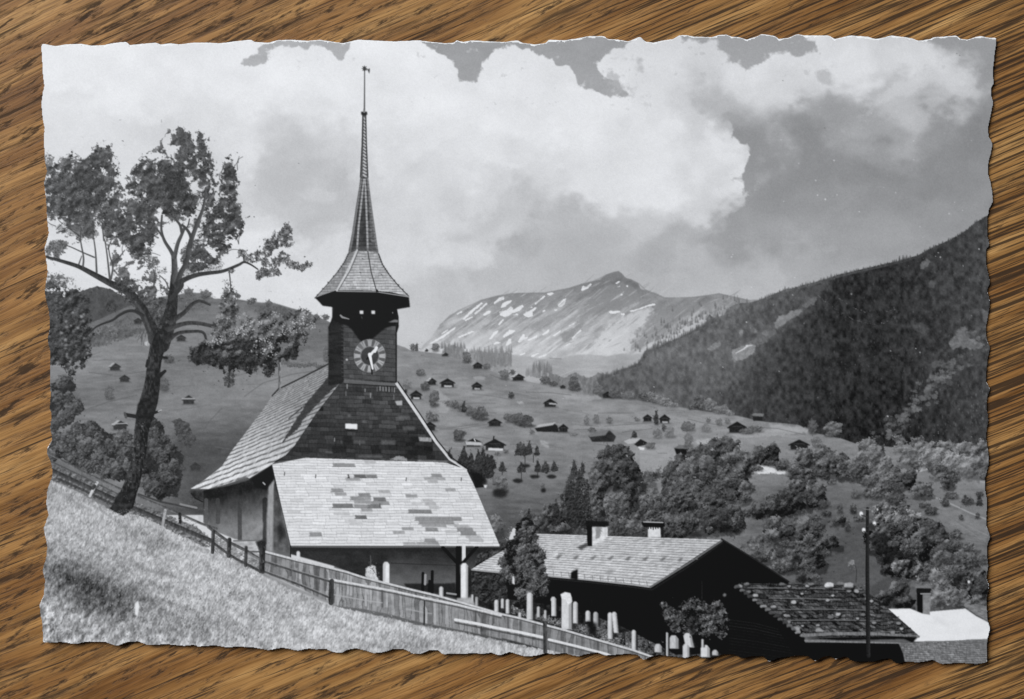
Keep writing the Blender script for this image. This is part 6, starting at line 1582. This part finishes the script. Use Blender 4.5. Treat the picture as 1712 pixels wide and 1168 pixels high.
def wood_material():
    m, nt, b = new_mat('brown_oak')
    L_ = nt.links.new
    tc = node(nt, 'ShaderNodeTexCoord')

    def grain(angle, sx, sy, detail, rough=.55, warp=.0, off=0.0, dist=0.0):
        """noise drawn out along the grain: sx, sy = feature size in mm along / across"""
        v = tc.outputs['Object']
        if warp:
            nw = node(nt, 'ShaderNodeTexNoise', _Scale=16.0, _Detail=2.0)
            L_(tc.outputs['Object'], nw.inputs['Vector'])
            s = node(nt, 'ShaderNodeVectorMath', operation='SUBTRACT')
            L_(nw.outputs['Color'], s.inputs[0])
            s.inputs[1].default_value = (.5, .5, .5)
            k = node(nt, 'ShaderNodeVectorMath', operation='SCALE')
            L_(s.outputs[0], k.inputs[0])
            k.inputs['Scale'].default_value = warp
            ad = node(nt, 'ShaderNodeVectorMath', operation='ADD')
            L_(v, ad.inputs[0])
            L_(k.outputs[0], ad.inputs[1])
            v = ad.outputs[0]
        r = node(nt, 'ShaderNodeVectorRotate', rotation_type='Z_AXIS')
        L_(v, r.inputs['Vector'])
        r.inputs['Angle'].default_value = -math.radians(angle)
        mp = node(nt, 'ShaderNodeMapping')
        mp.inputs['Scale'].default_value = (1000.0 / sx, 1000.0 / sy, 1)
        mp.inputs['Location'].default_value = (off, off * 1.7, 0)
        L_(r.outputs[0], mp.inputs['Vector'])
        n = node(nt, 'ShaderNodeTexNoise', _Scale=1.0, _Detail=detail, _Roughness=rough, _Distortion=dist)
        L_(mp.outputs[0], n.inputs['Vector'])
        return n.outputs['Fac']

    A = 24
    broad = grain(A, 60, 5.5, 4, .6, .006)
    tone = grain(A, 30, 1.35, 5, .62, .004, 7.3)
    fine = grain(A - 1, 14, .32, 4, .6, .004, 3.1)
    hair = grain(A, 6, .12, 5, .72, .003, 11.7)
    col = ramp(nt, broad, [(.30, (.165, .072, .022)), (.45, (.255, .123, .039)), (.58, (.345, .182, .062)), (.72, (.46, .265, .10))])
    c2 = ramp(nt, tone, [(.30, (.40, .35, .30)), (.47, (.88, .86, .83)), (.60, (1.10, 1.11, 1.12)), (.75, (1.34, 1.36, 1.38))])
    col = mix(nt, .95, col, c2, 'MULTIPLY')
    c3 = ramp(nt, fine, [(.30, (.42, .37, .32)), (.46, (.95, .93, .91)), (.65, (1.16, 1.16, 1.16))])
    col = mix(nt, .85, col, c3, 'MULTIPLY')
    c4 = ramp(nt, hair, [(.32, (.55, .51, .47)), (.5, (1, 1, 1)), (.68, (1.22, 1.22, 1.22))])
    col = mix(nt, .75, col, c4, 'MULTIPLY')
    # dark open pores: short slanting dashes, and longer lines where the growth rings crowd
    # (towards the right hand side of the board)
    sx = node(nt, 'ShaderNodeSeparateXYZ')
    L_(tc.outputs['Object'], sx.inputs[0])
    right = node(nt, 'ShaderNodeMapRange')
    right.inputs['From Min'].default_value = -.03
    right.inputs['From Max'].default_value = .075
    L_(sx.outputs['X'], right.inputs['Value'])
    band = grain(A, 60, 9, 2, .5, .012, 21.0)
    dens = ramp(nt, band, [(.35, (0, 0, 0)), (.65, (1, 1, 1))])
    p1 = grain(A + 5, 5.6, 1.05, 6, .66, .003, 31.0)
    p2 = grain(A, 20.0, 1.0, 6, .66, .003, 41.0)
    p3 = grain(A + 4, 3.6, .42, 2, .5, .003, 51.0)
    p4 = grain(A - 2, 26.0, .46, 4, .62, .003, 61.0)
    k1 = math_(nt, 'ADD', math_(nt, 'ADD', p1, math_(nt, 'MULTIPLY', dens, .07)), math_(nt, 'MULTIPLY', right.outputs[0], -.075))
    k2 = math_(nt, 'ADD', p2, math_(nt, 'MULTIPLY', dens, .07))
    k4 = math_(nt, 'ADD', p4, math_(nt, 'MULTIPLY', right.outputs[0], .095))
    m1 = ramp(nt, k1, [(.565, (0, 0, 0)), (.655, (1, 1, 1))])
    m2 = ramp(nt, k2, [(.575, (0, 0, 0)), (.68, (.95, .95, .95))])
    m3 = ramp(nt, p3, [(.62, (0, 0, 0)), (.76, (.7, .7, .7))])
    m4 = ramp(nt, k4, [(.585, (0, 0, 0)), (.64, (1, 1, 1))])
    pore = math_(nt, 'MAXIMUM', math_(nt, 'MAXIMUM', m1, m2), math_(nt, 'MAXIMUM', m3, m4))
    col = mix(nt, math_(nt, 'MULTIPLY', pore, .88), col, (.024, .014, .008))
    L_(col, b.inputs['Base Color'])
    b.inputs['Specular IOR Level'].default_value = .18
    rg = math_(nt, 'ADD', math_(nt, 'ADD', math_(nt, 'MULTIPLY', fine, .2), .36), math_(nt, 'MULTIPLY', pore, .3))
    L_(rg, b.inputs['Roughness'])
    hgt = math_(nt, 'ADD', math_(nt, 'MULTIPLY', pore, -1.0), math_(nt, 'MULTIPLY', fine, .5))
    bp = node(nt, 'ShaderNodeBump', _Strength=.28, _Distance=.00015)
    L_(hgt, bp.inputs['Height'])
    L_(bp.outputs[0], b.inputs['Normal'])
    return m


# --------------------------------------------------------------- objects
def put_mesh(name, co, faces, mat, parent=None, smooth=False):
    me = bpy.data.meshes.new(name)
    nv, nf = len(co), len(faces)
    me.vertices.add(nv)
    me.vertices.foreach_set('co', np.ascontiguousarray(co, np.float32).ravel())
    me.loops.add(nf * 4)
    me.loops.foreach_set('vertex_index', np.ascontiguousarray(faces, np.int32).ravel())
    me.polygons.add(nf)
    me.polygons.foreach_set('loop_start', np.arange(0, nf * 4, 4, dtype=np.int32))
    me.polygons.foreach_set('loop_total', np.full(nf, 4, np.int32))
    if smooth:
        me.polygons.foreach_set('use_smooth', np.ones(nf, bool))
    me.materials.append(mat)
    me.update(calc_edges=True)
    o = bpy.data.objects.new(name, me)
    COL.objects.link(o)
    o.parent = parent
    return o


M_PRINT, M_PAPER, M_WOOD = print_material(), paper_material(), wood_material()

# the table top: a thick oak board reaching well past the frame
bm = bmesh.new()
bmesh.ops.create_cube(bm, size=1.0)
for v in bm.verts:
    v.co = (v.co.x * .90, v.co.y * .70, (v.co.z - .5) * .028)
bmesh.ops.bevel(bm, geom=[e for e in bm.edges], offset=.002, segments=2, affect='EDGES')
me = bpy.data.meshes.new('table_top')
bm.to_mesh(me)
bm.free()
me.materials.append(M_WOOD)
table = bpy.data.objects.new('table_top', me)
COL.objects.link(table)
table['kind'] = 'structure'
table['label'] = 'brown oak table top with dark slanting grain under the postcard'
table['category'] = 'table top'

# the postcard
card = bpy.data.objects.new('postcard', None)
card.empty_display_size = .02
COL.objects.link(card)
card['label'] = 'black and white deckle edged photo postcard of an alpine church, lying on the wooden table'
card['category'] = 'postcard'

ex, ey = on_table(EDGE[:, 0], EDGE[:, 1])
bm = bmesh.new()
bm.faces.new([bm.verts.new((x, y, 0)) for x, y in zip(ex, ey)])
bmesh.ops.triangulate(bm, faces=bm.faces[:])
for k in range(-14, 15):
    bmesh.ops.bisect_plane(bm, geom=bm.verts[:] + bm.edges[:] + bm.faces[:], plane_co=(k * .005, 0, 0), plane_no=(1, 0, 0))
for k in range(-9, 10):
    bmesh.ops.bisect_plane(bm, geom=bm.verts[:] + bm.edges[:] + bm.faces[:], plane_co=(0, k * .005, 0), plane_no=(0, 1, 0))
bm.normal_update()
if sum(f.normal.z for f in bm.faces) < 0:
    bmesh.ops.reverse_faces(bm, faces=bm.faces[:])
top = bm.faces[:]
ret = bmesh.ops.extrude_face_region(bm, geom=top)
up = {v for v in ret['geom'] if isinstance(v, bmesh.types.BMVert)}
for v in bm.verts:
    v.co.z = float(curl(np.float64(v.co.x), np.float64(v.co.y))) + (THICK if v in up else 0)
bmesh.ops.recalc_face_normals(bm, faces=bm.faces[:])
me = bpy.data.meshes.new('paper_card')
bm.to_mesh(me)
bm.free()
me.materials.append(M_PAPER)
paper = bpy.data.objects.new('paper_card', me)
COL.objects.link(paper)
paper.parent = card
paper['label'] = 'white card with a torn looking deckle edge'

# the printed picture, one sheet of ink per thing shown in it
NY, NX = PH // SS, PW // SS
G = IMG.reshape(NY, SS, NX, SS).mean((1, 3))
G = G + RNG.normal(0, 1.8, G.shape) + (vnoise(NY, NX, 1.6, 1.6) - .5) * 7
S = np.clip(G / 255, 0, 1)
LINV = np.where(S <= .04045, S / 12.92, ((S + .055) / 1.055) ** 2.4)
INK = np.clip((LINV - VEIL) * GAIN, .003, .88).astype(np.float32)
lab = LAB[SS // 2::SS, SS // 2::SS]

wx, wy = on_table(*np.meshgrid(np.arange(NX) + X0 + .5, np.arange(NY) + Y0 + .5))
wz = curl(wx, wy) + THICK + .04e-3

# emulsion stops short of the torn edge: widest white rim along the top, a sliver elsewhere
q = (EDGE - [X0, Y0]) * SS
inside = pmask(q, (0, 0, PW, PH))[SS // 2::SS, SS // 2::SS] > .5
rag = fbm(NY, NX, 9, 9, 3)


def blur_plain(a, r):
    return box1(box1(a, r, 0), r, 1)



def shifted(dx, dy):
    return np.roll(np.roll(inside, dy, 0), dx, 1)


soft_in = blur_plain(inside.astype(np.float32), 5)
keep = inside & shifted(0, 1) & shifted(0, 2)
for k, th in ((3, .5), (4, .70)):
    keep &= shifted(0, k) | (rag < th)                      # white rim along the top
low = np.arange(NY)[:, None] > 40
keep &= ~((soft_in < .36 + .04 * (np.arange(NX)[None] < 200) + .03 * (np.arange(NY)[:, None] > 900) + (rag - .5) * .30) & low)          # the tips of the teeth show bare card
cell = keep[:-1, :-1] | keep[1:, :-1] | keep[:-1, 1:] | keep[1:, 1:]
clab = lab[:-1, :-1].copy()
vid = np.arange(NY * NX).reshape(NY, NX)


def ink_sheet(name, kinds, label=None, parent=None, sel=None):
    if sel is None:
        sel = cell & np.isin(clab, [L[k] for k in kinds])
    a = vid[:-1, :-1][sel]
    if len(a) == 0:
        return None
    f = np.stack([a, a + NX, a + NX + 1, a + 1], 1)
    used, inv = np.unique(f.ravel(), return_inverse=True)
    co = np.stack([wx.ravel()[used], wy.ravel()[used], wz.ravel()[used]], 1)
    o = put_mesh(name, co, inv.reshape(-1, 4), M_PRINT, parent, True)
    at = o.data.attributes.new('ink', 'FLOAT_COLOR', 'POINT')
    v = INK.ravel()[used]
    at.data.foreach_set('color', np.stack([v, v, v, np.ones_like(v)], 1).ravel())
    if label:
        o['label'] = label
    return o


def islands(kind, least, reach=1):
    """separate printed things of one kind: lists of (row, column); crumbs go back to the ground around them"""
    todo = set(zip(*np.nonzero((clab == L[kind]) & cell)))
    near = [(dy, dx) for dy in range(-reach, reach + 1) for dx in range(-reach, reach + 1)]
    out = []
    while todo:
        s = todo.pop()
        stack, got = [s], [s]
        while stack:
            y, x = stack.pop()
            for dy, dx in near:
                t = (y + dy, x + dx)
                if t in todo:
                    todo.remove(t)
                    stack.append(t)
                    got.append(t)
        out.append(np.array(got))
    out.sort(key=len, reverse=True)
    return [g for g in out if len(g) >= least][:90], [g for g in out if len(g) < least] + out[90:]


def split_kind(kind, least, ground, reach=1):
    big, crumbs = islands(kind, least, reach)
    for g in crumbs:
        clab[g[:, 0], g[:, 1]] = L[ground(g[:, 1].mean() + X0)]
    return big


def sheet_of(name, g, parent):
    sel = np.zeros_like(cell)
    sel[g[:, 0], g[:, 1]] = True
    return ink_sheet(name, None, None, parent, sel)


where = lambda x: 'hill' if x < 600 else 'hillside'
HUTS = split_kind('hut', 20, where)
SHRUBS = split_kind('shrub', 30, where)
STONES = split_kind('gravestone', 20, lambda x: 'churchyard')
STACKS = split_kind('chimney', 20, lambda x: 'chalet')

ink_sheet('printed_sky', ['sky'], 'printed sky with large white clouds', card)
ink_sheet('printed_mountain', ['mountain'], 'printed far mountain with patches of snow', card)
ink_sheet('printed_ridge', ['ridge'], 'printed pale ridge with a row of firs below the mountain', card)
ink_sheet('printed_forest', ['forest'], 'printed dark fir slope on the right', card)
hill = ink_sheet('printed_hill', ['hill'], 'printed rounded hill behind the tree', card)
side = ink_sheet('printed_hillside', ['hillside'], 'printed meadow slope dotted with huts', card)
for name, groups in (('printed_hut', HUTS), ('printed_shrub', SHRUBS)):
    for g in groups:
        sheet_of(name, g, hill if g[:, 1].mean() + X0 < 600 else side)
ink_sheet('printed_woodland', ['bush'], 'printed leafy trees on the valley floor', card)
chalet = ink_sheet('printed_chalet', ['chalet'], 'printed long chalet with a pale roof and dark gable', card)
ink_sheet('printed_barn', ['barn'], 'printed old barn with stones on its roof', card)
house = ink_sheet('printed_house', ['house'], 'printed white roof in the corner', card)
for g in STACKS:
    sheet_of('printed_chimney', g, house if g[:, 1].mean() + X0 > 1450 else chalet)
ink_sheet('printed_pole', ['pole'], 'printed wooden pole with white insulators', card)
church = ink_sheet('printed_church', ['church_wall', 'porch'], 'printed wooden church with a pointed spire', card)
ink_sheet('printed_spire', ['spire'], 'slender shingled spire', church)
ink_sheet('printed_weather_vane', ['weather_vane'], 'thin rod with a star and vane', church)
ink_sheet('printed_tower', ['tower'], 'dark shingled bell tower', church)
ink_sheet('printed_clock_face', ['clock_face'], 'round clock with white hands', church)
ink_sheet('printed_roof', ['roof'], 'steep shingled nave roof', church)
ink_sheet('printed_gable', ['gable'], 'dark shingled front gable', church)
ink_sheet('printed_porch_roof', ['porch_roof'], 'pale shingled porch roof with grey patches', church)
tree = ink_sheet('printed_tree', ['trunk'], 'printed leaning tree with bare lower trunk', card)
ink_sheet('printed_foliage', ['tree'], 'dark leaves and pale blossom', tree)
yard = ink_sheet('printed_churchyard', ['churchyard'], 'printed churchyard with flowers', card)
for g in STONES:
    sheet_of('printed_gravestone', g, yard)
ink_sheet('printed_board_fence', ['board_fence'], 'printed board fence of the churchyard', card)
ink_sheet('printed_rail_fence', ['rail_fence'], 'printed dark pole fence', card)
ink_sheet('printed_meadow', ['meadow'], 'printed bright grassy bank in front', card)

# --------------------------------------------------------------- light and camera
w = bpy.data.worlds.new('World')
sc.world = w
w.use_nodes = True
bg = w.node_tree.nodes['Background']
bg.inputs['Color'].default_value = (.95, .97, 1.0, 1)
bg.inputs['Strength'].default_value = AMB


def area(name, loc, aim, size, power, color):
    d = bpy.data.lights.new(name, 'AREA')
    d.shape = 'RECTANGLE'
    d.size, d.size_y = size
    d.energy = power
    d.color = color
    o = bpy.data.objects.new(name, d)
    COL.objects.link(o)
    o.location = loc
    v = np.array(aim, float) - np.array(loc, float)
    from mathutils import Vector
    o.rotation_euler = Vector(v).to_track_quat('-Z', 'Y').to_euler()
    return o


area('window_light', WPOS, (0, 0, 0), WSIZE, WPOW, (.945, .975, 1.0))

cam = bpy.data.cameras.new('camera')
cam.sensor_fit = 'HORIZONTAL'
cam.angle = FOV
cam.clip_start = .01
cam.clip_end = 20
co = bpy.data.objects.new('camera', cam)
COL.objects.link(co)
co.location = CAM
co.rotation_euler = EUL
sc.camera = co
sc.view_settings.view_transform = 'Standard'
sc.view_settings.look = 'None'
sc.view_settings.exposure = 0
sc.view_settings.gamma = 1
sc.view_settings.use_curve_mapping = False
sc.cycles.max_bounces = 6
